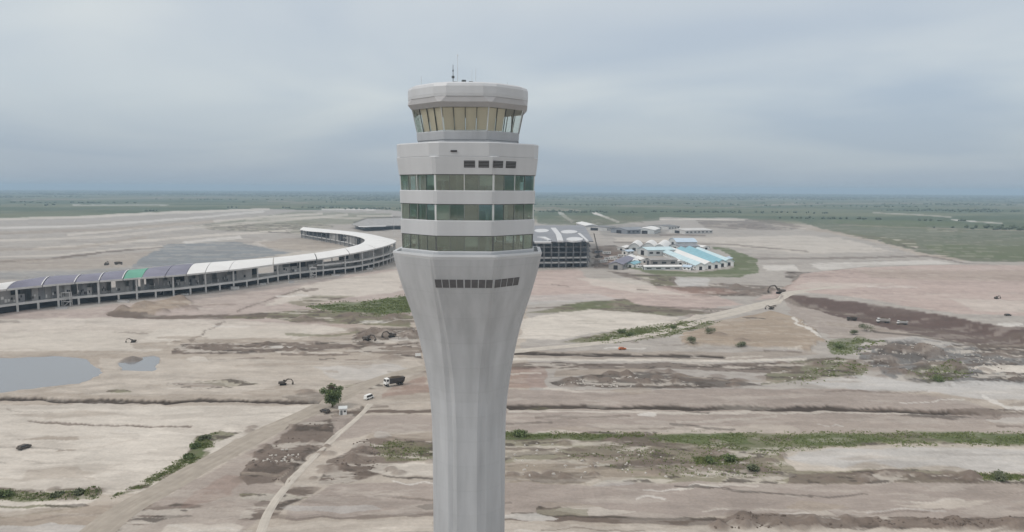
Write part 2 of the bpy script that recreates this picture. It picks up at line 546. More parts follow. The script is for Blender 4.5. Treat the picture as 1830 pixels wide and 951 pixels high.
P('dunetan', [(1210, 604), (1290, 575), (1380, 556), (1430, 572), (1475, 610), (1450, 628), (1320, 618), (1220, 622)], 3, 0.9, dz=1.5)
P('flat', [(1400, 534), (1500, 548), (1640, 590), (1830, 626), (1830, 662), (1640, 614), (1540, 606), (1480, 604), (1420, 570)], 4, 0.85)
L('tan', [(1480, 578), (1600, 592), (1740, 616), (1830, 634)], 5, 0.5)
L('dark', [(1560, 592), (1660, 602), (1760, 620), (1830, 628)], 3, 0.7)
L('white', [(1415, 572), (1430, 584), (1450, 596), (1465, 603)], 4, 0.8)
P('green', [(1474, 608), (1530, 600), (1580, 612), (1545, 632), (1490, 636)], 5, 0.75)
P('grey', [(1530, 612), (1640, 602), (1740, 618), (1800, 640), (1830, 660), (1830, 692), (1700, 692), (1600, 678), (1540, 648)], 5, 1.0, rough=3.0)
P('dark', [(1565, 614), (1640, 608), (1690, 630), (1640, 650), (1580, 644)], 8, 0.5, rough=2.0)
P('olive', [(1660, 645), (1730, 650), (1740, 672), (1680, 690), (1620, 676)], 8, 0.7)
P('dark', [(1610, 664), (1700, 668), (1740, 676), (1680, 692), (1620, 682)], 5, 0.5)
P('palegrey', [(1540, 605), (1640, 600), (1740, 618), (1700, 622), (1600, 612)], 4, 0.5)
P('brown', [(1740, 610), (1830, 630), (1830, 655), (1760, 640)], 5, 0.6)
P('olive', [(1380, 650), (1500, 636), (1560, 655), (1540, 675), (1420, 680), (1360, 690)], 6, 0.8)
P('palegrey', [(1440, 684), (1540, 668), (1640, 684), (1830, 692), (1830, 745), (1760, 712), (1620, 698), (1480, 696)], 4, 0.8)
P('tan', [(1170, 628), (1440, 628), (1480, 634), (1300, 646), (920, 644), (920, 625)], 4, 0.6)
L('dark', [(905, 631), (1000, 632), (1150, 635), (1285, 637)], 5, 1.0, dz=-0.8)
L('pale', [(905, 642), (1100, 643), (1300, 645), (1440, 642)], 4, 0.9)
P('brown', [(905, 648), (1200, 648), (1440, 648), (1420, 668), (1200, 660), (905, 660)], 3, 0.8)
P('rust', [(905, 656), (970, 654), (975, 692), (905, 694)], 5, 0.6)
P('tan', [(985, 660), (1110, 656), (1180, 662), (1060, 670), (985, 674)], 4, 0.8)
P('dark', [(980, 682), (1060, 668), (1140, 664), (1300, 676), (1370, 690), (1200, 693), (1000, 692)], 4, 0.75, rough=0.9)
L('pale', [(905, 668), (960, 667)], 2, 0.7)
L('tan', [(1200, 672), (1320, 682), (1400, 680)], 3, 0.6)
# --- terraces, near right
P('pale', [(1742, 660), (1790, 654), (1830, 651), (1830, 668), (1770, 669)], 3, 0.95)
P('flat', [(905, 696), (1200, 694), (1480, 695), (1640, 702), (1760, 722), (1800, 742), (1500, 726), (905, 726)], 2.5, 1.0)
L('dark', [(905, 726), (1050, 726), (1250, 727), (1500, 729), (1640, 733), (1790, 743)], 8, 1.0, dz=-1.2)
P('brown', [(1690, 728), (1830, 736), (1830, 752), (1710, 746)], 4, 0.7)
P('flat', [(905, 732), (1500, 734), (1830, 748), (1830, 772), (905, 772)], 2.5, 0.95)
L('pale', [(905, 736), (1200, 738), (1500, 737), (1700, 742)], 3, 0.75)
P('sand', [(1050, 762), (1420, 758), (1430, 772), (1100, 774)], 6, 0.6)
L('white', [(1760, 708), (1800, 728), (1830, 742)], 6, 0.7)
P('olive', [(905, 774), (1300, 776), (1830, 776), (1830, 866), (905, 862)], 4, 0.6, rough=0.5)
P('brown', [(905, 772), (1180, 772), (1180, 786), (905, 786)], 4, 0.7)
P('green', [(905, 768), (990, 770), (980, 784), (905, 784)], 4, 0.9)
P('green', [(1120, 784), (1200, 774), (1420, 774), (1640, 771), (1830, 772), (1830, 794), (1700, 790), (1500, 793), (1340, 808), (1230, 796)], 6, 0.55)
P('green', [(1236, 818), (1310, 812), (1335, 822), (1300, 832), (1245, 832)], 5, 0.95)
P('sand', [(905, 800), (1010, 796), (1000, 812), (905, 818)], 5, 0.6)
P('pale', [(1020, 784), (1120, 788), (1120, 794), (1030, 794)], 4, 0.5)
P('sand', [(980, 820), (1120, 818), (1110, 828), (990, 830)], 4, 0.6)
P('tan', [(905, 830), (970, 820), (1100, 838), (1200, 850), (1050, 862), (905, 862)], 5, 0.8)
L('brown', [(905, 800), (960, 802), (1040, 800)], 4, 0.7); L('brown', [(980, 822), (1040, 814), (1130, 814)], 3.5, 0.7)
L('brown', [(1130, 836), (1200, 828), (1250, 842)], 5, 0.6)
L('pale', [(1120, 832), (1180, 835)], 3, 0.6); L('pale', [(1285, 848), (1340, 838)], 6, 0.5)
P('sand', [(1390, 808), (1500, 796), (1720, 792), (1830, 812), (1830, 842), (1720, 846), (1640, 838), (1500, 842), (1420, 838)], 4, 0.95)
P('brown', [(1400, 846), (1560, 840), (1640, 838), (1720, 848), (1830, 838), (1830, 864), (1400, 864)], 4, 0.75, rough=0.5)
P('olive', [(1740, 848), (1830, 838), (1830, 862), (1760, 862)], 5, 0.8)
P('flat', [(905, 862), (1300, 862), (1830, 864), (1830, 930), (1500, 922), (905, 926)], 3, 1.0)
P('sand', [(1590, 902), (1680, 893), (1770, 894), (1750, 904), (1690, 910)], 4, 0.75)
P('sand', [(1400, 916), (1470, 908), (1485, 920), (1440, 924)], 4, 0.8)
P('brown', [(1260, 934), (1350, 914), (1480, 922), (1560, 924), (1830, 926), (1830, 946), (1290, 948)], 3, 0.85, rough=0.7)
L('brown', [(905, 928), (1060, 926), (1280, 934)], 11, 1.0)
L('dark', [(905, 922), (1100, 922), (1270, 928)], 4, 0.7)
P('sand', [(905, 936), (1270, 942), (1830, 950), (1830, 1060), (905, 1060)], 4, 0.9)
# --- left of the tower, middle distance
P('pink', [(0, 566), (140, 552), (340, 528), (520, 505), (715, 478), (740, 580), (500, 590), (0, 600)], 5, 0.55)
P('grey', [(300, 528), (480, 508), (620, 490), (600, 500), (470, 520), (330, 540)], 5, 0.5)
P('pale', [(470, 548), (540, 510), (620, 496), (715, 482), (722, 520), (640, 530), (560, 534)], 4, 0.75)
L('brown', [(425, 556), (480, 536), (545, 515)], 3, 0.7); L('brown', [(540, 520), (570, 516)], 3.5, 0.8)
P('olive', [(500, 540), (560, 528), (640, 528), (600, 536), (540, 548)], 4, 0.6)
P('green', [(548, 548), (600, 540), (660, 538), (730, 526), (745, 556), (700, 566), (600, 560)], 4, 0.95)
P('olive', [(440, 560), (560, 552), (740, 564), (740, 586), (520, 576)], 5, 0.85)
P('dunetan', [(196, 562), (240, 546), (320, 534), (345, 544), (300, 558), (250, 566)], 3, 0.85, dz=2.0)
L('brown', [(195, 563), (290, 567), (380, 566), (470, 566)], 6, 1.0, dz=-0.5)
L('brown', [(520, 570), (640, 566), (745, 574)], 4, 0.7)
P('pale', [(0, 575), (200, 568), (420, 572), (560, 580), (630, 590), (520, 606), (330, 606), (280, 628), (0, 634)], 4, 0.8)
P('pale', [(280, 588), (360, 584), (330, 608), (250, 608)], 5, 0.7)
L('brown', [(338, 611), (368, 592), (400, 575)], 2.2, 0.7)
P('tan', [(232, 614), (310, 610), (300, 622), (245, 622)], 4, 0.8)
P('brown', [(306, 626), (322, 612), (420, 613), (540, 610), (620, 613), (638, 622), (560, 630), (440, 633), (310, 632)], 2.5, 0.9, rough=0.5)
L('olive', [(510, 597), (600, 600), (640, 594)], 4, 0.7)
P('dark', [(626, 616), (640, 594), (690, 586), (745, 584), (748, 616), (700, 612), (660, 622)], 4, 0.6, rough=0.8)
P('brown', [(610, 632), (640, 618), (745, 612), (752, 642), (690, 634)], 4, 0.75)
L('brown', [(340, 641), (400, 642)], 2, 0.7); L('brown', [(505, 634), (620, 635)], 3, 0.8); L('pale', [(500, 630), (610, 631)], 3, 0.7)
L('brown', [(400, 642), (470, 641)], 2, 0.7); L('brown', [(620, 644), (660, 645)], 2.5, 0.8)
P('sand', [(180, 640), (420, 640), (580, 645), (740, 642), (765, 662), (700, 690), (590, 705), (400, 706), (180, 705), (80, 700), (190, 675)], 4, 0.8)
P('palegrey', [(560, 655), (700, 650), (740, 660), (680, 680), (600, 682)], 6, 0.6)
P('tan', [(480, 688), (540, 690), (590, 702), (480, 708), (420, 704)], 6, 0.6)
L('tan', [(420, 655), (480, 652), (575, 650)], 4, 0.5); L('tan', [(580, 663), (605, 664)], 3, 0.6)
P('rust', [(700, 690), (760, 672), (770, 700), (720, 708), (680, 712)], 5, 0.6)
P('olive', [(600, 690), (660, 680), (690, 690), (640, 704)], 6, 0.45)
L('dark', [(0, 712), (70, 712), (150, 717), (300, 718), (350, 712), (420, 714), (590, 718)], 6, 1.0, dz=-1.2)
L('brown', [(110, 725), (180, 727), (260, 728)], 2.2, 0.7)
P('pale', [(0, 722), (300, 724), (580, 724), (560, 736), (430, 786), (330, 850), (240, 882), (0, 890)], 3, 0.9)
P('tan', [(20, 742), (150, 734), (230, 740), (100, 750)], 6, 0.5); P('pale', [(130, 760), (360, 770), (330, 830), (200, 862), (180, 850)], 10, 0.7)
L('brown', [(52, 754), (150, 759), (240, 760), (345, 762)], 2.5, 0.85, dz=-0.4)
L('tan', [(110, 806), (180, 797), (250, 784)], 3, 0.7)
P('tan', [(60, 840), (190, 826), (240, 834), (130, 856), (40, 858)], 8, 0.5)
P('olive', [(0, 862), (90, 868), (180, 872), (176, 892), (0, 895)], 6, 0.7)
P('green', [(0, 878), (14, 876), (60, 886), (170, 882), (175, 890), (60, 896), (0, 896)], 4, 0.6)
P('pale', [(0, 898), (170, 892), (130, 908), (60, 918), (0, 926)], 3, 0.9)
L('olive', [(0, 905), (90, 904), (122, 908)], 3.5, 0.8); L('olive', [(0, 930), (60, 918), (130, 908)], 3, 0.8)
P('olive', [(335, 812), (355, 780), (400, 768), (440, 772), (400, 790), (372, 812), (320, 838), (250, 876), (180, 892), (270, 852)], 4, 0.8)
P('green', [(330, 820), (350, 795), (372, 792), (368, 810), (330, 832)], 4, 0.85)
P('pale', [(362, 806), (378, 792), (402, 785), (400, 800), (380, 808)], 3, 0.8)
P('tan', [(0, 935), (160, 905), (230, 900), (300, 900), (240, 930), (180, 1060), (0, 1060)], 5, 0.8)
P('flat', [(250, 900), (420, 816), (560, 742), (600, 740), (500, 860), (440, 960), (440, 1060), (100, 1060)], 5, 0.85)
P('brown', [(140, 950), (200, 915), (300, 898), (360, 905), (280, 930), (210, 960)], 6, 0.7)
P('rust', [(330, 880), (400, 845), (440, 850), (400, 890), (300, 915)], 8, 0.35)
P('brown', [(428, 842), (450, 810), (530, 758), (606, 748), (590, 775), (545, 826), (500, 862), (440, 866)], 4, 0.9, rough=0.5)
P('dark', [(440, 838), (480, 820), (530, 832), (500, 846), (450, 844)], 5, 0.6)
P('tan', [(430, 840), (470, 842), (520, 846), (510, 850), (435, 850)], 3, 0.7)
P('brown', [(560, 864), (590, 818), (640, 784), (690, 778), (772, 784), (774, 800), (720, 830), (690, 846), (610, 864)], 5, 0.9, rough=0.6)
P('olive', [(660, 800), (700, 782), (772, 800), (772, 822), (690, 824)], 5, 0.7)
P('tan', [(650, 772), (772, 772), (772, 784), (700, 790), (640, 784)], 5, 0.7)
P('pale', [(654, 840), (700, 828), (774, 824), (774, 848), (700, 850)], 4, 0.85)
L('dark', [(690, 850), (774, 853)], 3, 0.6)
L('dark', [(505, 868), (545, 824), (598, 772), (650, 728)], 5, 0.7, dz=-0.4)
L('brown', [(600, 745), (640, 732), (690, 728)], 4, 0.6)
P('flat', [(600, 744), (772, 740), (772, 772), (650, 772), (640, 780), (580, 790)], 3, 0.9)
L('brown', [(590, 738), (690, 737), (772, 735)], 6, 1.0)
P('flat', [(575, 866), (774, 856), (776, 924), (500, 930), (530, 890)], 4, 0.95)
P('brown', [(440, 900), (520, 870), (560, 870), (520, 900), (490, 926), (420, 934)], 6, 0.6)
L('brown', [(480, 928), (620, 926), (776, 922)], 5, 0.6)
P('sand', [(470, 938), (620, 932), (776, 930), (776, 1060), (460, 1060)], 4, 0.9)
P('pale', [(280, 944), (360, 936), (440, 940), (420, 1060), (260, 1060)], 5, 0.6)
# far farmland parcels, tracks and ponds
_fr = random.Random(33)
for _k in range(70):
    _y = 349 + 34 * _fr.random() ** 1.5; _x = _fr.uniform(-200, 2030); _n = (_y - 340) / 22.0
    if _x < 730 and _y > 366: continue
    _w, _h = _fr.uniform(25, 110) * _n, _fr.uniform(0.8, 2.6) * _n
    P(_fr.choice(['field', 'field2', 'olive', 'green', 'field2', 'tan']), [(_x, _y), (_x + _w, _y + _fr.uniform(-1, 1)), (_x + _w * 1.2, _y + _h), (_x + _w * 0.1, _y + _h)], 0.8, _fr.uniform(0.35, 0.75))
for _k in range(26):
    _x = _fr.uniform(1450, 2000); _y = 392 + (_x - 1450) * _fr.uniform(0.0, 0.13); _w = _fr.uniform(50, 190)
    P(_fr.choice(['field', 'field2', 'olive', 'green', 'field2']), [(_x, _y), (_x + _w, _y + 2), (_x + _w * 1.1, _y + _fr.uniform(5, 10)), (_x - 10, _y + 5)], 2.0, _fr.uniform(0.3, 0.6))
for _a in ([(1380, 366), (1600, 363), (1830, 371)], [(1100, 368), (1300, 371), (1420, 364)], [(1500, 402), (1660, 408), (1830, 420)], [(20, 358), (200, 355), (420, 352)]):
    L('tan', _a, 1.3, 0.6)
# wheel ruts, windrows and scrape marks left by the machines
_rr = random.Random(21)
for _k in range(150):
    _y = 520 + 440 * _rr.random() ** 0.8
    _x = _rr.uniform(-150, 1980)
    _n = 1.0 + (_y - 520) / 300.0
    _len = _rr.uniform(18, 120) * _n
    _sl = _rr.gauss(0, 0.04)
    _c = _rr.choice(['brown', 'brown', 'dark', 'pale', 'pale', 'white', 'tan'])
    _p = [(_x + _len * t, _y + _len * t * _sl + _rr.uniform(-1.5, 1.5) * _n) for t in (0, 0.33, 0.66, 1.0)]
    L(_c, _p, _rr.uniform(0.9, 2.2) * (0.7 + 0.5 * _n), _rr.uniform(0.25, 0.7) * (0.5 if _x < 560 and _y > 640 else 1.0), soft=1.4)
for _k in range(55):       # patches of dry silt and damp soil
    _y = 540 + 410 * _rr.random(); _x = _rr.uniform(-100, 1930); _n = 1.0 + (_y - 520) / 300.0
    _w, _h = _rr.uniform(10, 45) * _n, _rr.uniform(1.5, 5) * _n
    P(_rr.choice(['brown', 'pale', 'tan', 'dark', 'white', 'palegrey', 'olive']), [(_x + _w * math.cos(a) * _rr.uniform(0.7, 1.2), _y + _h * math.sin(a) * _rr.uniform(0.7, 1.2)) for a in [i * math.pi / 4 for i in range(8)]], 1.5, _rr.uniform(0.35, 0.8))
P('plum', [(1404, 536), (1480, 543), (1600, 560), (1720, 581), (1790, 597), (1830, 612), (2530, 776), (2530, 815), (1830, 638), (1740, 614), (1640, 597), (1560, 580), (1480, 562)], 2.0, 1.0)  # bank face: dark soil, with the slope's shade painted into its colour
L('brown', [(1404, 540), (1480, 556), (1600, 578), (1740, 604), (1830, 630)], 4, 0.6)
L('green', [(850, 778), (940, 777), (1040, 780), (1150, 780)], 9, 0.7)
P('brown', [(1090, 786), (1240, 800), (1390, 826), (1390, 858), (1180, 848), (1000, 812)], 8, 0.45, rough=0.6)
P('green', [(1150, 782), (1200, 774), (1330, 774), (1350, 794), (1250, 798)], 5, 0.8)
P('green', [(1410, 774), (1540, 771), (1600, 786), (1520, 797), (1420, 792)], 5, 0.8)
P('green', [(1640, 772), (1830, 774), (1830, 794), (1700, 792)], 5, 0.8)
P('palegrey', [(1400, 818), (1440, 806), (1500, 800), (1600, 802), (1720, 798), (1830, 814), (1830, 836), (1740, 842), (1690, 832), (1620, 836), (1560, 828), (1500, 838), (1450, 828)], 7, 0.8)
P('tan', [(1460, 822), (1560, 812), (1620, 818), (1540, 826)], 6, 0.4)
P('pale', [(1745, 659), (1790, 654), (1830, 651), (1830, 667), (1770, 668)], 2, 0.95)
P('pale', [(130, 772), (340, 775), (330, 826), (220, 852), (150, 840)], 8, 0.7)
P('pale', [(940, 568), (1000, 559), (1060, 555), (1130, 558), (1205, 568), (1170, 582), (1060, 594), (940, 602)], 2, 0.8)
# ponds lie in shallow basins
POND_A = [(-420, 648), (0, 640), (100, 636), (152, 643), (180, 655), (182, 670), (150, 682), (60, 693), (0, 702), (-420, 730)]
POND_B = [(212, 650), (238, 640), (286, 634), (290, 648), (262, 662), (222, 659)]
POND_C = [(1742, 660), (1790, 654), (1836, 651), (2300, 660), (2300, 676), (1836, 668), (1770, 669)]
POND_D = [(1470, 806), (1560, 800), (1700, 800), (1790, 814), (1900, 826), (1830, 836), (1720, 834), (1640, 828), (1540, 832)]
for q in (POND_A, POND_B):
    FEAT.append(('p', C['brown'], np.array(q, float) * 1.0, 12.0, 0.5, 0.0, 0.0))
    FEAT.append(('p', C['wet'], np.array(q, float), 9.0, 0.7, -1.1, 0.0))
# raised ground: pink plateau edge, mounds
MOUNDS = []
def sdist(px, py, q, closed=True):
    d2 = np.full(px.shape, 1e18)
    inside = np.zeros(px.shape, bool)
    n = len(q)
    for i in range(n if closed else n - 1):
        ax, ay = q[i]; bx, by = q[(i + 1) % n]
        ex, ey = bx - ax, by - ay
        wx, wy = px - ax, py - ay
        t = np.clip((wx * ex + wy * ey) / (ex * ex + ey * ey + 1e-9), 0, 1)
        dx, dy = wx - ex * t, wy - ey * t
        d2 = np.minimum(d2, dx * dx + dy * dy)
        if closed:
            c = ((ay > py) != (by > py))
            with np.errstate(divide='ignore', invalid='ignore'):
                xi = ex * (py - ay) / (ey if abs(ey) > 1e-9 else 1e-9) + ax
            inside ^= c & (px < xi)
    d = np.sqrt(d2)
    return np.where(inside, d, -d) if closed else d
def sstep(a, b, x):
    t = np.clip((x - a) / (b - a), 0, 1)
    return t * t * (3 - 2 * t)

def ground_eval(x, y):
    x = np.asarray(x, float); y = np.asarray(y, float)
    r = np.hypot(x, y) + 1e-6
    sc = 0.7 + 2.0 * sstep(250, 2500, r)
    wx = (fbm(x / 26, y / 26, 3, 4) - 0.5) * 13 * sc + (fbm(x / 6, y / 6, 9, 2) - 0.5) * 3.0
    wy = (fbm(x / 26, y / 26, 5, 4) - 0.5) * 8 * sc + (fbm(x / 6, y / 6, 13, 2) - 0.5) * 3.0
    wfac = np.clip((3000 - r) / 2500, 0.15, 1.0)
    fy = np.maximum(y, 1.0)
    px, py = project(x + wx * wfac, fy + wy * wfac)
    ok = y > 20
    # base: scraped soil near, farmland and scrub far out
    n1 = fbm(x / 90, y / 90, 21, 5)[:, None]
    n2 = fbm(x / 700, y / 260, 31, 5)[:, None]
    n3 = fbm(x / 300, y / 1400, 37, 4)[:, None]
    near = np.array(C['tan']) * (1 - n1) + np.array(C['sand']) * n1
    far = np.array(C['field']) * (1 - sstep(0.4, 0.62, n2)) + np.array(C['field2']) * sstep(0.4, 0.62, n2)
    hl = sstep(0.60, 0.72, n3)
    far = far * (1 - hl * 0.6) + np.array(C['olive']) * hl * 0.6
    k = sstep(1900, 2500, r + (n2[:, 0] - 0.5) * 600)[:, None]
    col = near * (1 - k) + far * k
    z = (fbm(x / 40, y / 40, 41, 3) - 0.5) * 0.22
    rg = (fbm(x / 7, y / 7, 51, 4) - 0.35)
    mixw = sstep(350, 1100, r)
    def nlod(sx, sy, seed, o):       # fine pattern near by, a coarser one far out
        return fbm(x / sx, y / sy, seed, o) * (1 - mixw) + fbm(x / (sx * 3), y / (sy * 3), seed + 5, o) * mixw
    nb = np.clip((nlod(16, 7, 81, 4) - 0.5) * 1.7 + 0.5, 0, 1)
    busy = np.zeros_like(x)
    for kind, c, q, soft, a, dz, ex in FEAT:
        m = soft + (ex if kind == 'l' else 0) + 2
        sel = np.nonzero(ok & (px > q[:, 0].min() - m) & (px < q[:, 0].max() + m) & (py > q[:, 1].min() - m) & (py < q[:, 1].max() + m))[0]
        if len(sel) == 0:
            continue
        if kind == 'p':
            al = sstep(-soft * 0.6, soft * 0.9, sdist(px[sel], py[sel], q))
        else:
            al = 1 - sstep(ex * 0.5 - soft * 0.5, ex * 0.5 + soft * 0.7, sdist(px[sel], py[sel], q, False))
        h = al * a
        # ragged cover: thins out in patches, breaks up along the edge
        al2 = sstep(0.22, 0.78, al + (nb[sel] - 0.5) * 1.1 * (1 - np.abs(2 * al - 1)) )
        h = al2 * a * np.clip(0.70 + 0.7 * n1[sel, 0], 0, 1)
        if kind == 'p' and (ex or c is C['olive'] or c is C['brown']):
            busy[sel] = np.maximum(busy[sel], al2)
        elif kind == 'p':
            busy[sel] *= 1 - 0.9 * al2 * a
        col[sel] = col[sel] * (1 - h[:, None]) + np.array(c) * h[:, None]
        if dz:
            z[sel] += dz * al
        if kind == 'p' and ex:
            z[sel] += al * ex * rg[sel]
    # scraped streaks: darker subsoil and pale dried silt, mostly where the ground is churned up
    d1 = nlod(24, 6, 91, 5); d2 = nlod(20, 5, 97, 5)
    kk = np.clip((2600 - r) / 1200, 0, 1)
    w1 = (sstep(0.56, 0.63, d1) * (0.16 + 0.66 * busy) * kk)[:, None]
    col = col * (1 - w1) + np.array(C['brown']) * 0.85 * w1
    w2 = (sstep(0.57, 0.64, d2) * (0.20 + 0.4 * busy) * kk)[:, None]
    col = col * (1 - w2) + np.array(C['pale']) * w2
    w3 = (sstep(0.60, 0.66, nlod(9, 4, 103, 4)) * busy * 0.8 * kk)[:, None]
    col = col * (1 - w3) + np.array(C['dark']) * 1.2 * w3
    # tonal mottling of the soil itself
    mot = 0.86 + 0.28 * fbm(x / 18, y / 9, 61, 4) + 0.0 * r
    mot2 = 0.88 + 0.24 * fbm(x / 4.0, y / 2.6, 67, 3)
    nearw = np.clip((1500 - r) / 1200, 0, 1)
    mm = 1 + (mot * mot2 - 1) * (0.35 + 0.65 * nearw)
    col = col * mm[:, None]
    # plateau on the right with a bank facing the camera
    sel = np.nonzero(ok)[0]
    bank = np.array([(1404, 534), (1480, 541), (1600, 558), (1720, 579), (1790, 595), (1850, 614), (2530, 780), (2530, 470), (1560, 484), (1440, 500)], float)
    d = sdist(px[sel], py[sel], bank)
    z[sel] += 5.0 * sstep(-13, 0, d)
    for mx, my, mr, mh in MOUNDS:
        ns = np.nonzero((np.abs(x - mx) < mr * 1.6) & (np.abs(y - my) < mr * 1.6))[0]
        if len(ns):
            dd = np.hypot(x[ns] - mx, y[ns] - my) / mr * (0.75 + 0.5 * fbm(x[ns] / 5, y[ns] / 5, 71, 3))
            hh_ = np.clip(1 - dd, 0, 1)
            z[ns] += mh * hh_ ** 1.1
            t_ = (np.clip(hh_ * 3, 0, 1) * 0.55)[:, None]          # fresh spoil is darker than the dried crust
            col[ns] = col[ns] * (1 - t_) + np.array(C['brown']) * 1.25 * t_
    return col, z

def mound(px, py, rad, h):
    p = at(px, py); MOUNDS.append((p.x, p.y, rad, h))
for a in ((237, 643, 7, 3.0), (655, 602, 9, 3.2), (690, 596, 8, 2.6), (735, 598, 10, 3.5), (1325, 613, 6, 2.2), (1285, 602, 6, 2),
          (1090, 682, 5, 1.8), (1150, 684, 5, 1.6), (1020, 680, 6, 2.0), (1600, 625, 12, 3.0), (1660, 632, 12, 3.5), (1700, 655, 10, 3), (1580, 645, 9, 2.4),
          (545, 700, 5, 1.2), (700, 640, 8, 2.0), (1170, 845, 4, 1.6), (1330, 928, 6, 2.2), (1390, 936, 5, 2), (1450, 934, 5, 1.8), (640, 812, 5, 1.4), (600, 836, 5, 1.5),
          (1240, 566, 9, 2.4), (1100, 545, 10, 2.0), (260, 548, 11, 3.2), (320, 538, 11, 3.4)):
    mound(*a)

_mr = random.Random(17)
for x0, x1, y0, y1, n in ((905, 1400, 785, 855, 26), (980, 1380, 664, 690, 22), (1530, 1830, 612, 690, 30), (430, 600, 760, 860, 16), (560, 770, 785, 850, 18), (310, 640, 612, 632, 16), (626, 748, 588, 622, 12),
                          (1280, 1830, 928, 945, 30), (1060, 1125, 445, 480, 14), (1200, 1420, 512, 530, 10), (1400, 1830, 845, 862, 18), (500, 740, 560, 580, 10), (200, 345, 540, 560, 8), (20, 180, 870, 892, 8), (1380, 1560, 645, 685, 12)):
    for _ in range(n):
        yy = _mr.uniform(y0, y1); sc_ = 1.0 if yy > 700 else (1.5 if yy > 600 else 2.6)
        mound(_mr.uniform(x0, x1), yy, _mr.uniform(1.6, 4.0) * sc_, _mr.uniform(0.5, 1.4) * sc_)
def hz(x, y):
    return float(ground_eval(np.array([x]), np.array([y]))[1][0])
def gp(px, py):
    p = at(px, py)
    p.z = hz(p.x, p.y)
    return p

# ------------------------------------------------------------------ ground mesh
def ground_material():
    m, t, b = new_mat('construction_soil')
    b.inputs['Roughness'].default_value = 0.95
    b.inputs['Specular IOR Level'].default_value = 0.1
    at_ = N(t, 'ShaderNodeAttribute')
    at_.attribute_name = 'soil'
    tc = N(t, 'ShaderNodeTexCoord')
    def nz(scale, detail, vec, rough=0.6):
        n = N(t, 'ShaderNodeTexNoise')
        n.inputs['Scale'].default_value = scale
        n.inputs['Detail'].default_value = detail
        n.inputs['Roughness'].default_value = rough
        t.links.new(vec, n.inputs['Vector'])
        return n.outputs['Fac']
    mp = N(t, 'ShaderNodeMapping')
    mp.inputs['Scale'].default_value = (0.22, 1.0, 1.0)
    mp.inputs['Rotation'].default_value = (0, 0, 0.05)
    t.links.new(tc.outputs['Object'], mp.inputs[0])
    a = nz(0.9, 6, tc.outputs['Object'])
    s = nz(0.35, 5, mp.outputs[0], 0.65)          # wheel tracks and grading passes run across the view
    k1 = math_node(t, 'MULTIPLY_ADD', a, 0.45); t.nodes[-1].inputs[2].default_value = 0.775
    k2 = math_node(t, 'MULTIPLY_ADD', s, 0.28); t.nodes[-1].inputs[2].default_value = 0.86
    k = math_node(t, 'MULTIPLY', k1, k2)
    sc = N(t, 'ShaderNodeVectorMath'); sc.operation = 'SCALE'
    t.links.new(at_.outputs['Color'], sc.inputs[0])
    t.links.new(k, sc.inputs['Scale'])
    t.links.new(sc.outputs[0], b.inputs['Base Color'])
    bp = N(t, 'ShaderNodeBump')
    bp.inputs['Strength'].default_value = 0.6
    bp.inputs['Distance'].default_value = 0.5
    t.links.new(k, bp.inputs['Height'])
    t.links.new(bp.outputs[0], b.inputs['Normal'])
    return m

def make_ground():
    dense = np.arange(-38.0, 38.001, 0.085)
    left = np.concatenate([np.arange(-180, -60, 6.0), np.arange(-60, -38, 1.0)])
    right = np.concatenate([np.arange(39, 60, 1.0), np.arange(60, 180, 6.0)])
    az = np.radians(np.concatenate([left, dense, right]))
    ang0 = math.atan(CAM_H / 20000.0)
    rows = []
    e = EYE_ROW + F * 0.0036
    pys = np.concatenate([np.arange(EYE_ROW + 6.3, 420, 1.15), np.arange(420, 1010, 1.5)])
    rr = CAM_H / np.tan(PITCH + np.arctan((pys - 475.5) / F))
    rr = np.concatenate([[20000.0], rr[rr < 19000], [150, 120, 90, 60, 30, 10, 1.0]])[::-1]
    A, RR = np.meshgrid(az, rr)
    x = (RR * np.sin(A)).ravel(); y = (RR * np.cos(A)).ravel()
    col, z = ground_eval(x, y)
    fade = np.clip((RR.ravel() - 60) / 60, 0, 1)
    z = z * fade
    nr, na = RR.shape
    idx = np.arange(nr * na).reshape(nr, na)
    a = idx[:-1]; b = idx[1:]
    nxt = lambda m_: np.roll(m_, -1, axis=1)
    quads = np.stack([a, nxt(a), nxt(b), b], -1).reshape(-1, 4)[:, ::-1]
    me = bpy.data.meshes.new('ground')
    nv = len(x)
    me.vertices.add(nv)
    me.vertices.foreach_set('co', np.stack([x, y, z], 1).ravel())
    nf = len(quads)
    me.loops.add(nf * 4)
    me.polygons.add(nf)
    me.loops.foreach_set('vertex_index', quads.ravel().astype(np.int32))
    me.polygons.foreach_set('loop_start', np.arange(0, nf * 4, 4, dtype=np.int32))
    me.polygons.foreach_set('use_smooth', np.ones(nf, bool))
    me.update(calc_edges=True)
    ca = me.attributes.new('soil', 'FLOAT_COLOR', 'POINT')
    ca.data.foreach_set('color', np.concatenate([np.clip(col, 0.01, 0.8), np.ones((nv, 1))], 1).ravel())
    me.materials.append(ground_material())
    o = bpy.data.objects.new('ground', me)
    COL.objects.link(o)
    tag(o, kind='structure')
make_ground()

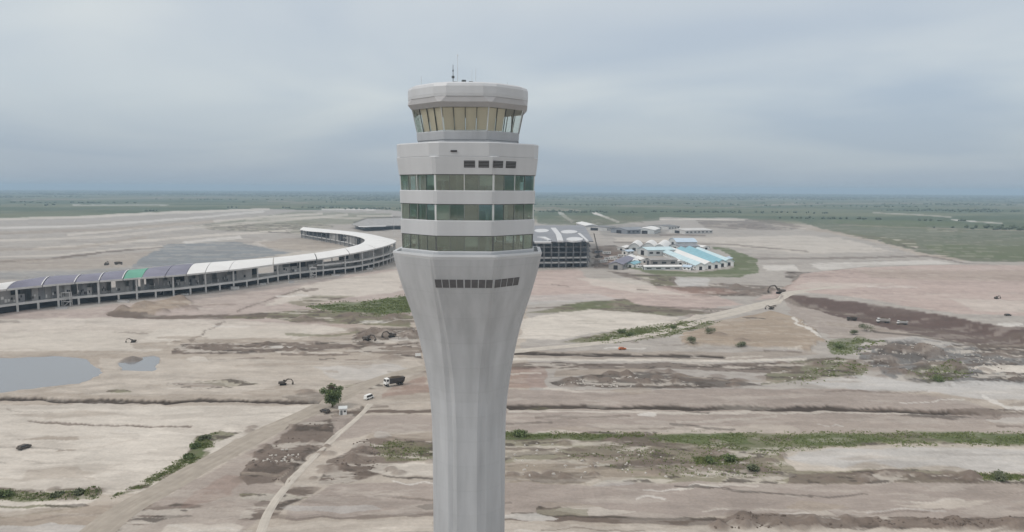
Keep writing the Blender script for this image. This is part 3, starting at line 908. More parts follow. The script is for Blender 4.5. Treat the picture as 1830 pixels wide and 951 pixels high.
# ------------------------------------------------------------------ ponds
def water_mat():
    m, t, b = new_mat('muddy_water')
    b.inputs['Roughness'].default_value = 0.12
    b.inputs['Base Color'].default_value = (0.21, 0.215, 0.225, 1)
    b.inputs['Specular IOR Level'].default_value = 0.5
    tc = N(t, 'ShaderNodeTexCoord')
    nz = N(t, 'ShaderNodeTexNoise')
    nz.inputs['Scale'].default_value = 0.5
    nz.inputs['Detail'].default_value = 4
    t.links.new(tc.outputs['Object'], nz.inputs['Vector'])
    bp = N(t, 'ShaderNodeBump')
    bp.inputs['Strength'].default_value = 0.08
    bp.inputs['Distance'].default_value = 0.2
    t.links.new(nz.outputs['Fac'], bp.inputs['Height'])
    t.links.new(bp.outputs[0], b.inputs['Normal'])
    return m
M['water'] = water_mat()
def pond(q, label, gx=1.03, gy=1.16):
    c = np.mean(np.array(q), 0)
    mb = MB()
    pts = []
    for x, y in q:
        p = at(c[0] + (x - c[0]) * gx, c[1] + (y - c[1]) * gy, -0.3)
        pts.append(p)
    mb.v = [tuple(p) for p in pts]
    mb.f = [tuple(range(len(pts)))[::-1]]
    o = mb.build('pond', 'water')
    if o.data.polygons[0].normal.z < 0:
        o.data.flip_normals()
    tag(o, label, kind='structure')
pond(POND_A, 'large shallow grey pond at the left edge')
pond(POND_B, 'small shallow grey pond with a mound in it', 1.7, 1.8)

# ------------------------------------------------------------------ dirt roads
def road_mat(name, col):
    m, t, b = new_mat(name)
    b.inputs['Roughness'].default_value = 0.95
    b.inputs['Specular IOR Level'].default_value = 0.1
    uv = N(t, 'ShaderNodeUVMap')
    mp = N(t, 'ShaderNodeMapping')
    mp.inputs['Scale'].default_value = (7.0, 0.05, 1)
    t.links.new(uv.outputs[0], mp.inputs[0])
    nz = N(t, 'ShaderNodeTexNoise')
    nz.inputs['Scale'].default_value = 1.0
    nz.inputs['Detail'].default_value = 5
    t.links.new(mp.outputs[0], nz.inputs['Vector'])
    tc = N(t, 'ShaderNodeTexCoord')
    n2 = N(t, 'ShaderNodeTexNoise')
    n2.inputs['Scale'].default_value = 0.25
    n2.inputs['Detail'].default_value = 6
    t.links.new(tc.outputs['Object'], n2.inputs['Vector'])
    k1 = math_node(t, 'MULTIPLY_ADD', nz.outputs['Fac'], 0.5); t.nodes[-1].inputs[2].default_value = 0.75
    k2 = math_node(t, 'MULTIPLY_ADD', n2.outputs['Fac'], 0.5); t.nodes[-1].inputs[2].default_value = 0.75
    k = math_node(t, 'MULTIPLY', k1, k2)
    sc = N(t, 'ShaderNodeVectorMath'); sc.operation = 'SCALE'
    sc.inputs[0].default_value = col
    t.links.new(k, sc.inputs['Scale'])
    t.links.new(sc.outputs[0], b.inputs['Base Color'])
    return m
M['road'] = road_mat('dirt_road_tan', (0.35, 0.31, 0.265))
M['road_pale'] = road_mat('dirt_track_pale', (0.47, 0.43, 0.38))
def road(pts, width, mat, label, name='dirt_road'):
    P_ = [at(*p) for p in pts]
    # resample with a smooth curve
    out = []
    for i in range(len(P_) - 1):
        p0 = P_[max(i - 1, 0)]; p1 = P_[i]; p2 = P_[i + 1]; p3 = P_[min(i + 2, len(P_) - 1)]
        n = max(4, int((p2 - p1).length / 3.0))
        for k in range(n):
            t = k / n
            out.append(0.5 * ((2 * p1) + (-p0 + p2) * t + (2 * p0 - 5 * p1 + 4 * p2 - p3) * t * t + (-p0 + 3 * p1 - 3 * p2 + p3) * t ** 3))
    out.append(P_[-1])
    nseg = 6
    vx, vy, uvs = [], [], []
    s = 0
    for i, p in enumerate(out):
        d = out[min(i + 1, len(out) - 1)] - out[max(i - 1, 0)]
        d.z = 0
        d.normalize()
        nrm = Vector((-d.y, d.x, 0))
        if i: s += (p - out[i - 1]).length
        wl = width / 2 * (0.8 + 0.45 * float(fbm(np.array([s / 14.0]), np.array([1.0]), 5)[0]))
        wr = width / 2 * (0.8 + 0.45 * float(fbm(np.array([s / 14.0]), np.array([9.0]), 8)[0]))
        for j in range(nseg + 1):
            o = -wl + (wl + wr) * j / nseg
            q = p + nrm * o
            vx.append(q.x); vy.append(q.y); uvs.append((j / nseg, s))
    _, z = ground_eval(np.array(vx), np.array(vy))
    mb = MB()
    mb.v = [(vx[i], vy[i], float(z[i]) + (0.16 if 0 < i % (nseg + 1) < nseg else 0.02)) for i in range(len(vx))]
    k = nseg + 1
    for i in range(len(out) - 1):
        for j in range(nseg):
            a = i * k + j
            mb.f.append((a, a + 1, a + k + 1, a + k)[::-1])
    o = mb.build(name, mat, smooth=True)
    uvl = o.data.uv_layers.new(name='UVMap')
    for lp in o.data.loops:
        uvl.data[lp.index].uv = uvs[lp.vertex_index]
    if o.data.polygons[0].normal.z < 0:
        o.data.flip_normals()
    tag(o, label, kind='structure')
    return o
road([(120, 990), (215, 918), (300, 868), (390, 818), (480, 770), (580, 724), (640, 694), (700, 672), (770, 655), (840, 645)], 9.5, 'road', 'wide dirt haul road running up from the lower left past the tree')
road([(455, 985), (478, 920), (510, 872), (548, 830), (600, 780), (640, 745), (662, 722)], 2.6, 'road_pale', 'narrow pale track left of the tower', 'dirt_track')
road([(900, 628), (980, 622), (1080, 612), (1180, 594), (1260, 573), (1330, 556), (1400, 538), (1440, 532)], 8.0, 'road_pale', 'pale dirt road climbing right of the tower to the plateau')
road([(1160, 585), (1240, 570), (1320, 552), (1400, 534), (1500, 522)], 7.0, 'road_pale', 'second pale dirt road beside the one climbing to the plateau')

# ------------------------------------------------------------------ haze
def make_haze():
    mb = MB()
    mb.box((0, 0, 65.0), (42000, 42000, 140.0))
    m = bpy.data.materials.new('haze_air')
    m.use_nodes = True
    t = m.node_tree
    for n in list(t.nodes):
        t.nodes.remove(n)
    out = N(t, 'ShaderNodeOutputMaterial')
    pv = N(t, 'ShaderNodeVolumePrincipled')
    pv.inputs['Color'].default_value = (0.62, 0.82, 1.0, 1)
    pv.inputs['Density'].default_value = 1.15e-4
    t.links.new(pv.outputs[0], out.inputs['Volume'])
    o = mb.build('haze', m)
    tag(o, kind='stuff')
make_haze()

# ------------------------------------------------------------------ control tower
TD = 104.0
TX = at(838.5, 342, CAM_H - 0.5).x / at(838.5, 342, CAM_H - 0.5).y * TD
TFRONT = R(-90.6)                 # direction of the front face's normal
def ang_of(py):
    return PITCH + math.atan((py - 475.5 + 0.4) / F)
def tz(py, d=TD):
    return CAM_H - d * math.tan(ang_of(py))
def tr(hw, py):                   # half width in the picture -> face distance from the axis
    depth = (TD / math.cos(ang_of(py))) * math.cos(ang_of(py) - PITCH)
    return 0.974 * hw * depth / F
def zf(py, a=9.6):                # a row read on the front face
    return tz(py, TD - a)
def octagon(a, z, c=0.12, g=0.0):
    """eight faces at distance a; corners cut back by c metres and hollowed by g metres"""
    pts = []
    t = math.tan(R(22.5)) * a
    for k in range(8):
        th = TFRONT + k * R(45)
        n = Vector((math.cos(th), math.sin(th), 0)); s = Vector((-n.y, n.x, 0))
        th2 = th + R(45)
        n2 = Vector((math.cos(th2), math.sin(th2), 0)); s2 = Vector((-n2.y, n2.x, 0))
        p1 = n * a + s * (t - c)
        p2 = n2 * a - s2 * (t - c)
        pm = (p1 + p2) / 2
        pm = pm * (1 - g / max(pm.length, 1e-3))
        pts += [(p1.x, p1.y, z), (pm.x, pm.y, z), (p2.x, p2.y, z)]
    return pts
def face_pt(k, a, u, z):          # u in -1..1 along face k
    th = TFRONT + k * R(45)
    n = Vector((math.cos(th), math.sin(th), 0)); s = Vector((-n.y, n.x, 0))
    p = n * a + s * (u * math.tan(R(22.5)) * a)
    return Vector((p.x, p.y, z))
def face_slab(mb, k, u0, u1, z0, z1, a0, a1, depth):
    """a plate lying on face k, its outer side at a0 (bottom) and a1 (top), 'depth' thick inwards"""
    th = TFRONT + k * R(45)
    n = Vector((math.cos(th), math.sin(th), 0))
    q = [face_pt(k, a0, u0, z0), face_pt(k, a0, u1, z0), face_pt(k, a1, u1, z1), face_pt(k, a1, u0, z1)]
    b = [p - n * depth for p in q]
    mb.hexa([b[0], b[1], q[1], q[0], b[3], b[2], q[2], q[3]])
    return mb
def ring_wall(name, mat, parent, levels, inner, c=0.12):
    """a hollow eight-sided band through (z, a) levels with an inner skin"""
    mb = MB()
    rings = [octagon(a, z, c) for z, a in levels]
    rings += [octagon(a - inner, z, c) for z, a in levels[::-1]]
    rings.append(rings[0])
    mb.loft(rings, False, False)
    return mb.build(name, mat, parent)

T = empty('control_tower', (TX, TD, 0))
tag(T, 'tall pale grey octagonal control tower with flared head and glazed cab', 'control tower')

# shaft: octagon with hollowed corners
prof = [(655, 77), (700, 70.2), (745, 66.6), (800, 65.3), (870, 64.6), (947, 64.0)]
levels = [(0.0, tr(64, 947) * 1.04)] + [(tz(py), tr(hw, py)) for py, hw in prof[::-1]]
mb = MB()
mb.loft([octagon(a, z, 0.75, 0.16) for z, a in levels], True, True)
mb.build('shaft', 'clad', T)
cup = [(655, 77), (636, 80.5), (618, 84.3), (600, 88.2), (580, 93), (561, 98.5), (544, 104), (528, 109.4), (512, 114.5), (495, 119.6), (478, 124.4), (464, 128.0), (452, 130.6)]
lv = [(tz(py) + 0.0, tr(hw, py)) for py, hw in cup]
mb = MB()
z_top = lv[-1][0]
rings = []
for z, a in lv:
    k = (z - lv[0][0]) / (z_top - lv[0][0])
    rings.append(octagon(a, z, 0.75 * (1 - k) + 0.25 * k, 0.16 * (1 - k) + 0.02 * k))
mb.loft(rings, False, True)
mb.build('flared_head', 'clad', T)
z_rim = tz(444.5)
a_rim = tr(131.6, 446)
ring_wall('gallery_rim', 'clad_light', T, [(z_top + 0.003, a_rim - 0.1), (z_rim - 0.25, a_rim), (z_rim, a_rim - 0.05)], 0.45, 0.2)

# strip windows and spandrels
bands = [(422, 450), (365, 394.5), (311.5, 340.5)]
def a_at(py):      # outer face of the head between the rim and the parapet
    return tr(np.interp(py, [262, 279, 312, 340, 365, 400, 450], [126.3, 125.2, 121.4, 120.2, 119.4, 118.8, 117.4]), py)
z_gal = zf(456, 9.2)
floor_z = []
spans = [(450, 459), (394.5, 422), (340.5, 365), (279, 311.5)]
for i, (p_top, p_bot) in enumerate(spans):
    z0, z1 = zf(p_bot), zf(p_top)
    if i == 0:
        z0 = z_top + 0.004
    ring_wall('spandrel', 'clad_light', T, [(z0, a_at(p_bot)), (z1 - 0.10, a_at(p_top)), (z1, a_at(p_top) - 0.06)], 0.35, 0.3)
    mb = MB()
    zf_ = (z0 + z1) / 2
    mb.loft([octagon(a_at(p_top) - 0.5, zf_ - 0.3), octagon(a_at(p_top) - 0.5, zf_)])
    mb.build('floor_slab', 'interior_floor', T)
    floor_z.append(zf_)
core_top = zf(262)
mb = MB(); mb.loft([octagon(3.6, z_top + 0.02), octagon(3.6, core_top - 1.0)])
mb.build('lift_core', 'interior', T)
for k in range(8):
    for lvl in range(3):
        a = a_at(380) - 1.7
        th = TFRONT + (k + 0.5) * R(45)
        p = Vector((math.cos(th), math.sin(th), 0)) * a
        mb = MB(); mb.tube((p.x, p.y, floor_z[lvl] + 0.01), (p.x, p.y, floor_z[lvl + 1] - 0.31), 0.28, seg=10)
        mb.build('inner_column', 'mullion', T, smooth=False)
# a few inner partitions, different on each storey
pr = random.Random(5)
for lvl in range(3):
    for k in range(8):
        if pr.random() < 0.6:
            th = TFRONT + (k + pr.uniform(-0.4, 0.4)) * R(45)
            d = Vector((math.cos(th), math.sin(th), 0))
            s = Vector((-d.y, d.x, 0)) * 0.06
            p0, p1 = d * 3.62, d * (a_at(380) - pr.uniform(0.9, 2.5))
            z0, z1 = floor_z[lvl] + 0.01, floor_z[lvl + 1] - 0.31
            mb = MB()
            mb.hexa([p0 - s + Vector((0, 0, z0)), p1 - s + Vector((0, 0, z0)), p1 + s + Vector((0, 0, z0)), p0 + s + Vector((0, 0, z0)),
                     p0 - s + Vector((0, 0, z1)), p1 - s + Vector((0, 0, z1)), p1 + s + Vector((0, 0, z1)), p0 + s + Vector((0, 0, z1))])
            mb.build('partition', 'interior', T)
for bi, (p_top, p_bot) in enumerate(bands):
    z0, z1 = zf(p_bot), zf(p_top)
    a0, a1 = a_at(p_bot), a_at(p_top)
    for k in range(8):
        for j in range(4):
            u0, u1 = -1 + j * 0.5 + 0.012, -1 + (j + 1) * 0.5 - 0.012
            tilt = pr.uniform(-0.022, 0.022)
            mb = MB(); face_slab(mb, k, u0, u1, z0 + 0.03, z1 - 0.03, a0 - 0.17 + tilt, a1 - 0.17 - tilt, 0.03)
            mb.build('window_pane', 'glass', T)
            if pr.random() < 0.30:          # a blind part way down behind this pane
                zd = z1 - (z1 - z0) * pr.choice([0.25, 0.4, 0.7, 0.95])
                fd = (zd - z0) / (z1 - z0)
                mb = MB(); face_slab(mb, k, u0 + 0.02, u1 - 0.02, zd, z1 - 0.12, a0 + (a1 - a0) * fd - 0.32, a1 - 0.32, 0.012)
                mb.build('window_blind', pr.choice(['blind_pale', 'blind_pale', 'blind_grey']), T)
        for j in range(1, 4):
            mb = MB(); u = -1 + j * 0.5
            w = 0.024 if (j == 2 and bi > 0) else 0.015
            face_slab(mb, k, u - w / 2, u + w / 2, z0 + 0.004, z1 - 0.004, a0 - 0.11, a1 - 0.11, 0.16)
            mb.build('mullion', 'mullion' if (j == 2 and bi == 2) else 'mullion_grey', T)
        # corner post
        mb = MB()
        t = 0.13 if bi else 0.08
        rr_ = []
        for a, z in ((a0 - 0.10, z0 + 0.004), (a1 - 0.10, z1 - 0.004)):
            th = TFRONT + (k + 0.5) * R(45)
            d = Vector((math.cos(th), math.sin(th), 0)); s = Vector((-d.y, d.x, 0))
            c = d * (a / math.cos(R(22.5)) - 0.09)
            rr_.append([(q.x, q.y, z) for q in (c - s * t, c + s * t, c + s * t - d * 0.25, c - s * t - d * 0.25)])
        mb.loft(rr_)
        mb.build('corner_post', 'mullion' if bi else 'frame_dark', T)
        mb = MB(); face_slab(mb, k, -0.98, 0.98, z1 - 0.10, z1 - 0.002, a1 - 0.12, a1 - 0.12, 0.12)
        mb.build('head_frame', 'frame_dark', T)

# parapet storey above the windows
z279, z262 = zf(279), zf(253, 10)
ring_wall('parapet', 'clad_light', T, [(z279 + 0.003, a_at(279)), (z262 - 0.15, a_at(262)), (z262, a_at(262) - 0.08)], 0.4, 0.8)
mb = MB(); mb.loft([octagon(a_at(279) - 0.5, z279 + 0.02), octagon(a_at(279) - 0.5, z279 + 0.25)])
mb.build('terrace_deck', 'soffit', T)
# louvred vents in the upper spandrel, a slot above
def on_face(mb, k, px0, px1, p_top, p_bot, proud=0.02, depth=0.06):
    """plate on face k spanning the given columns and rows"""
    a = a_at((p_top + p_bot) / 2)
    def u_of(px):
        th = TFRONT + k * R(45)
        n = Vector((math.cos(th), math.sin(th), 0)); s = Vector((-n.y, n.x, 0))
        d = Vector(sight(px, (p_top + p_bot) / 2)); o = Vector((0, 0, CAM_H)) - Vector((TX, TD, 0))
        t = (a - o.dot(n)) / d.dot(n)
        return (o + d * t).dot(s) / (math.tan(R(22.5)) * a)
    u0, u1 = u_of(px0), u_of(px1)
    if u0 > u1: u0, u1 = u1, u0
    face_slab(mb, k, u0, u1, zf(p_bot), zf(p_top), a_at(p_bot) + proud, a_at(p_top) + proud, depth)
    return mb
for x0, x1, k in ((829, 849, 0), (855, 874, 0), (882, 899, 1), (904, 922, 1), (0, 0, 2)):
    mb = MB()
    if k == 2:
        face_slab(mb, 2, -0.72, -0.34, zf(299.5), zf(287), a_at(299.5) + 0.02, a_at(287) + 0.02, 0.06)
    else:
        on_face(mb, k, x0, x1, 287, 299.5)
    o = mb.build('vent', 'louvre', T)
    for q in range(4 if k != 2 else 0):
        mb = MB(); on_face(mb, k, x0 + 0.6, x1 - 0.6, 288.5 + q * 2.8, 289.3 + q * 2.8, 0.05, 0.04)
        mb.build('louvre_blade', 'steel', o)
mb = MB(); zz = z262 - 1.2
face_slab(mb, 0, -0.42, -0.22, zz - 0.11, zz + 0.11, a_at(262) + 0.06, a_at(262) + 0.06, 0.1)
mb.build('overflow_slot', 'louvre', T)

# row of slots below the rim
def cup_a(py):
    zs = [q[0] for q in lv]; as_ = [q[1] for q in lv]
    return float(np.interp(tz(py, TD - 9.0), zs, as_))
slot_rows = (499, 514)
for k, us in ((0, [(-0.97 + 0.2425 * q + (0.02 if q == 4 else 0), -0.97 + 0.2425 * (q + 1) - 0.03) for q in range(8)]), (1, [(-0.95, -0.70), (-0.67, -0.42), (-0.39, -0.12), (-0.09, 0.16)])):
    for u0, u1 in us:
        z1, z0 = tz(slot_rows[0], TD - 9), tz(slot_rows[1], TD - 9)
        mb = MB(); face_slab(mb, k, u0, u1, z0, z1, cup_a(slot_rows[1]) + 0.03, cup_a(slot_rows[0]) + 0.03, 0.08)
        mb.build('slot_window', 'slot', T)

# cab
za, zb = tz(253), zf(247, 7)         # neck
neck_a = tr(89, 252)
ring_wall('cab_neck', 'clad_light', T, [(z279 + 0.26, neck_a), (zf(249, 7.1), neck_a)], 0.3)
sill0, sill1 = zf(249, 7.1) + 0.003, zf(233, 7.3)
ring_wall('cab_sill', 'clad', T, [(sill0, neck_a + 0.12), (sill1 - 0.1, tr(91.5, 236)), (sill1, tr(91.5, 236) - 0.1)], 0.35)
g0, g1 = sill1, zf(190.5, 7.9)
ga0, ga1 = tr(91.2, 236), tr(99.5, 200)
mb = MB(); mb.loft([octagon(ga0 - 0.5, sill0 + 0.2), octagon(ga0 - 0.5, sill0 + 0.4)]); mb.build('cab_floor', 'interior_floor', T)
for k in range(8):
    for j in range(4):
        u0, u1 = -1 + j * 0.5 + 0.012, -1 + (j + 1) * 0.5 - 0.012
        mb = MB(); face_slab(mb, k, u0, u1, g0 + 0.02, g1 - 0.02, ga0 - 0.1, ga1 - 0.1, 0.03)
        mb.build('cab_pane', 'cab_glass', T)
    for j in range(0, 4):
        u = -1 + j * 0.5
        w = 0.026 if j == 0 else 0.010
        mb = MB(); face_slab(mb, k, u - w / 2, u + w / 2, g0 + 0.003, g1 - 0.003, ga0 - 0.02, ga1 - 0.02, 0.14)
        mb.build('cab_mullion', 'frame_dark' if j else 'mullion', T)
shades = {0: (0, 1, 2, 3), 7: (1, 2, 3), 1: (0, 1)}
for k, js in shades.items():
    for j in js:
        drop = pr.uniform(0.0, 0.06)
        u0, u1 = -1 + j * 0.5 + 0.02, -1 + (j + 1) * 0.5 - 0.02
        zt = g1 - 0.05; zb_ = g0 + 0.05 + drop
        f0 = (zb_ - g0) / (g1 - g0)
        mb = MB(); face_slab(mb, k, u0, u1, zb_, zt, ga0 + (ga1 - ga0) * f0 - 0.22 - pr.uniform(0, 0.04), ga1 - 0.24, 0.01)
        mb.build('roller_shade', 'shade', T)
# console ring and inner posts
mb = MB(); mb.loft([octagon(ga0 - 1.1, sill0 + 0.42), octagon(ga0 - 1.0, sill0 + 1.25), octagon(ga0 - 2.2, sill0 + 1.35), octagon(ga0 - 2.2, sill0 + 0.42)], False, False)
mb.build('console_desk', 'interior', T)
for k in (2, 3, 4, 5, 6):
    th = TFRONT + (k + 0.5) * R(45)
    d = Vector((math.cos(th), math.sin(th), 0)) * (ga0 - 0.55)
    mb = MB(); mb.tube((d.x, d.y, sill0 + 0.41), (d.x * 1.02, d.y * 1.02, g1 + 0.1), 0.16, seg=8); mb.build('cab_post', 'mullion', T)
# roof: soffit, fascia, deck
zs0, zs1, zr1 = g1 + 0.003, tz(184.5), tz(160)
ra = tr(107.3, 172)
mb = MB()
mb.loft([octagon(ga1 + 0.02, zs0), octagon((ga1 + ra) / 2 + 0.25, (zs0 + zs1) / 2 - 0.05, 0.25), octagon(ra - 0.06, zs1, 0.9)], True, False)
mb.build('roof_soffit', 'soffit', T)
mb = MB()
mb.loft([octagon(ra, zs1 + 0.003, 1.0), octagon(ra + 0.04, zs1 + 0.4, 1.0), octagon(ra + 0.02, zr1 - 0.6, 1.0), octagon(ra - 0.12, zr1 - 0.25, 1.1), octagon(ra - 0.45, zr1 - 0.05, 1.2), octagon(ra - 0.9, zr1, 1.2)], True, True)
mb.build('roof_fascia', 'clad_light', T)
mb = MB(); mb.loft([octagon(ra * 0.5, zr1 + 0.004), octagon(ra * 0.42, zr1 + 0.45)]); mb.build('roof_plinth', 'clad_light', T)
# masts and instruments, each standing on the roof
def mast(px, p_top, r, yoff=0.0, name='antenna', mat='steel', base=None):
    depth = TD + yoff
    x = (px - 837.5) / F * depth
    z0 = zr1 + 0.002 if base is None else base
    z1 = tz(p_top, depth)
    mb = MB(); mb.tube((x, yoff, z0), (x, yoff, z1), r, r * 0.6, 6)
    return mb.build(name, mat, T), x, z1
pz = zr1 + 0.45
o, x, z = mast(809.5, 116, 0.07, 0.0, base=pz)
mb = MB(); mb.tube((x, 0, tz(140)), (x, 0, tz(136)), 0.2, 0.2, 8); mb.build('camera_housing', 'frame_dark', o)
mb = MB(); mb.tube((x, 0, tz(128)), (x, 0, tz(124)), 0.1, 0.06, 8); mb.build('beacon', 'frame_dark', o)
o, x, z = mast(817, 100, 0.045, 0.6, 'lightning_rod', 'mullion', base=pz)
mb = MB(); mb.tube((x, 0.6, z - 0.01), (x, 0.6, z + 0.25), 0.10, 0.02, 6); mb.build('rod_tip', 'mullion', o)
mast(849.5, 121, 0.035, -0.5, 'lightning_rod', 'mullion', base=pz)
mast(842, 124, 0.03, 0.8, 'antenna', 'mullion', base=pz)
mast(754, 137, 0.04, 0.0, 'lightning_rod', 'mullion')
mast(904.5, 146, 0.04, 0.0, 'lightning_rod', 'mullion')
for px, pt, yo in ((814, 147, -0.8), (829, 144, -1.0), (841, 146.5, -0.6)):
    o, x, z = mast(px, pt + 3, 0.06, yo, 'instrument_stand', 'steel', base=pz)
    mb = MB(); mb.box((x, yo, z + 0.14), (0.5, 0.45, 0.3), 0.4); mb.build('instrument', 'frame_dark', o)

# ------------------------------------------------------------------ curved concourse
ST_O = [(-330, 556, 18), (-220, 544, 18), (-110, 531, 18), (0, 518, 18), (69, 511, 18), (134, 505, 18), (192, 501, 18), (247, 496.5, 18), (300, 493, 18), (347, 489, 18), (395, 484, 18), (438, 479.5, 18),
        (515, 469, 18), (582, 461, 19), (638, 451, 22), (680, 442, 23), (704, 434, 24), (706, 429.5, 23), (690, 425, 22), (649, 416.5, 20), (591, 410.5, 18), (545, 406.5, 17)]
ST_I = [(-300, 541, 21), (-200, 529, 21), (-80, 517, 21), (28, 504, 21), (88, 494.5, 21), (150, 491, 21), (205, 485.5, 21), (262, 479.5, 21), (318, 473.5, 21), (362, 470, 21), (408, 466.5, 21), (455, 463, 21),
        (510, 458.5, 21), (575, 450.5, 21), (622, 442, 22), (645, 435.5, 22), (652, 428.5, 22), (640, 423, 21), (614, 418.3, 19), (578, 415, 17), (550, 412.8, 15), (536, 410.5, 15)]
def catmull(pts, per):
    out = []
    for i in range(len(pts) - 1):
        p0, p1, p2, p3 = pts[max(i - 1, 0)], pts[i], pts[i + 1], pts[min(i + 2, len(pts) - 1)]
        for k in range(per):
            t = k / per
            out.append(0.5 * ((2 * p1) + (-p0 + p2) * t + (2 * p0 - 5 * p1 + 4 * p2 - p3) * t * t + (-p0 + 3 * p1 - 3 * p2 + p3) * t ** 3))
    out.append(pts[-1])
    return out
PER = 4
OU = catmull([at(*p) for p in ST_O], PER)
IN = catmull([at(*p) for p in ST_I], PER)
def cross(i, t, z=None, bulge=0.0):
    """point across the building at fine station i: t = 0 outer eave, 1 inner eave"""
    i0 = int(min(max(i, 0), len(OU) - 1.001)); f = i - i0
    i1 = min(i0 + 1, len(OU) - 1)
    a = OU[i0].lerp(OU[i1], f); b = IN[i0].lerp(IN[i1], f)
    p = a.lerp(b, t)
    p.z += bulge * 4 * t * (1 - t)
    if z is not None:
        p.z = z
    return p
CC = empty('concourse', at(347, 520))
CC_OFF = -Vector(CC.location)
tag(CC, 'long curved concourse under construction with white and bare roof panels', 'terminal pier')
def cbuild(mb, name, mat):
    mb.v = [tuple(Vector(v) + CC_OFF) for v in mb.v]
    return mb.build(name, mat, CC)
def strip(i0, i1, t0, t1, z_of, thick, n_i=4, n_t=1):
    """solid curved plate between stations i0..i1 and across t0..t1"""
    top = []
    for a in range(n_i + 1):
        i = i0 + (i1 - i0) * a / n_i
        row = []
        for b in range(n_t + 1):
            t = t0 + (t1 - t0) * b / n_t
            p = cross(i, t)
            p.z = z_of(i, t)
            row.append(p)
        top.append(row)
    mb = MB()
    for a in range(n_i):
        for b in range(n_t):
            q = [top[a][b], top[a][b + 1], top[a + 1][b + 1], top[a + 1][b]]
            d = [p - Vector((0, 0, thick)) for p in q]
            n = len(mb.v)
            mb.v += [tuple(p) for p in q + d]
            mb.f.append((n, n + 1, n + 2, n + 3)); mb.f.append((n + 7, n + 6, n + 5, n + 4))
            if a == 0: mb.f.append((n, n + 4, n + 5, n + 1))
            if a == n_i - 1: mb.f.append((n + 2, n + 6, n + 7, n + 3))
            if b == 0: mb.f.append((n + 3, n + 7, n + 4, n))
            if b == n_t - 1: mb.f.append((n + 1, n + 5, n + 6, n + 2))
    return mb
def roof_z(i, t):
    return cross(i, t, bulge=2.2).z
nst = len(OU) - 1
# roof panels, with the seams between them open
panel_mat = []
cr = random.Random(3)
edges = [0, 4, 8, 12.6, 16.4, 20.0, 23.0, 26.0, 28.5, 31.6, 34.8, 37.6, 41.4, 46.6, 51, 55, 59, 63, 67, 71, 75, 79.5, 84]
mats = ['roof_white', 'roof_bare', 'roof_white', 'roof_bare', 'roof_bare', 'roof_bare', 'roof_bare', 'roof_green', 'roof_bare', 'roof_bare'] + ['roof_white'] * 13
for e in range(len(edges) - 1):
    i0, i1 = edges[e], min(edges[e + 1], nst)
    if i0 >= nst: break
    gap = 0.05
    mb = strip(i0 + gap, i1 - gap, 0.0, 1.0, roof_z, 0.7, 4, 6)
    o = cbuild(mb, 'roof_panel', mats[e])
    mb = strip(i0 + gap, i1 - gap, -0.012, -0.001, lambda i, t: roof_z(i, 0) + 0.15, 1.4, 4, 1)
    cbuild(mb, 'eave_beam', 'conc')
    # white ridge strips laid over the bare panels
    if mats[e] == 'roof_bare' and cr.random() < 0.7:
        mb = strip(i1 - 0.16, i1 - 0.06, 0.02, 0.9, lambda i, t: roof_z(i, t) + 0.5, 0.45, 1, 5)
        cbuild(mb, 'roof_strip', 'roof_white')
    if mats[e] == 'roof_bare' and cr.random() < 0.8:
        mb = strip(i0 + 0.3, i1 - 0.3, 0.9, 0.97, lambda i, t: roof_z(i, t) + 0.5, 0.45, 3, 1)
        cbuild(mb, 'roof_edge_strip', 'roof_white')
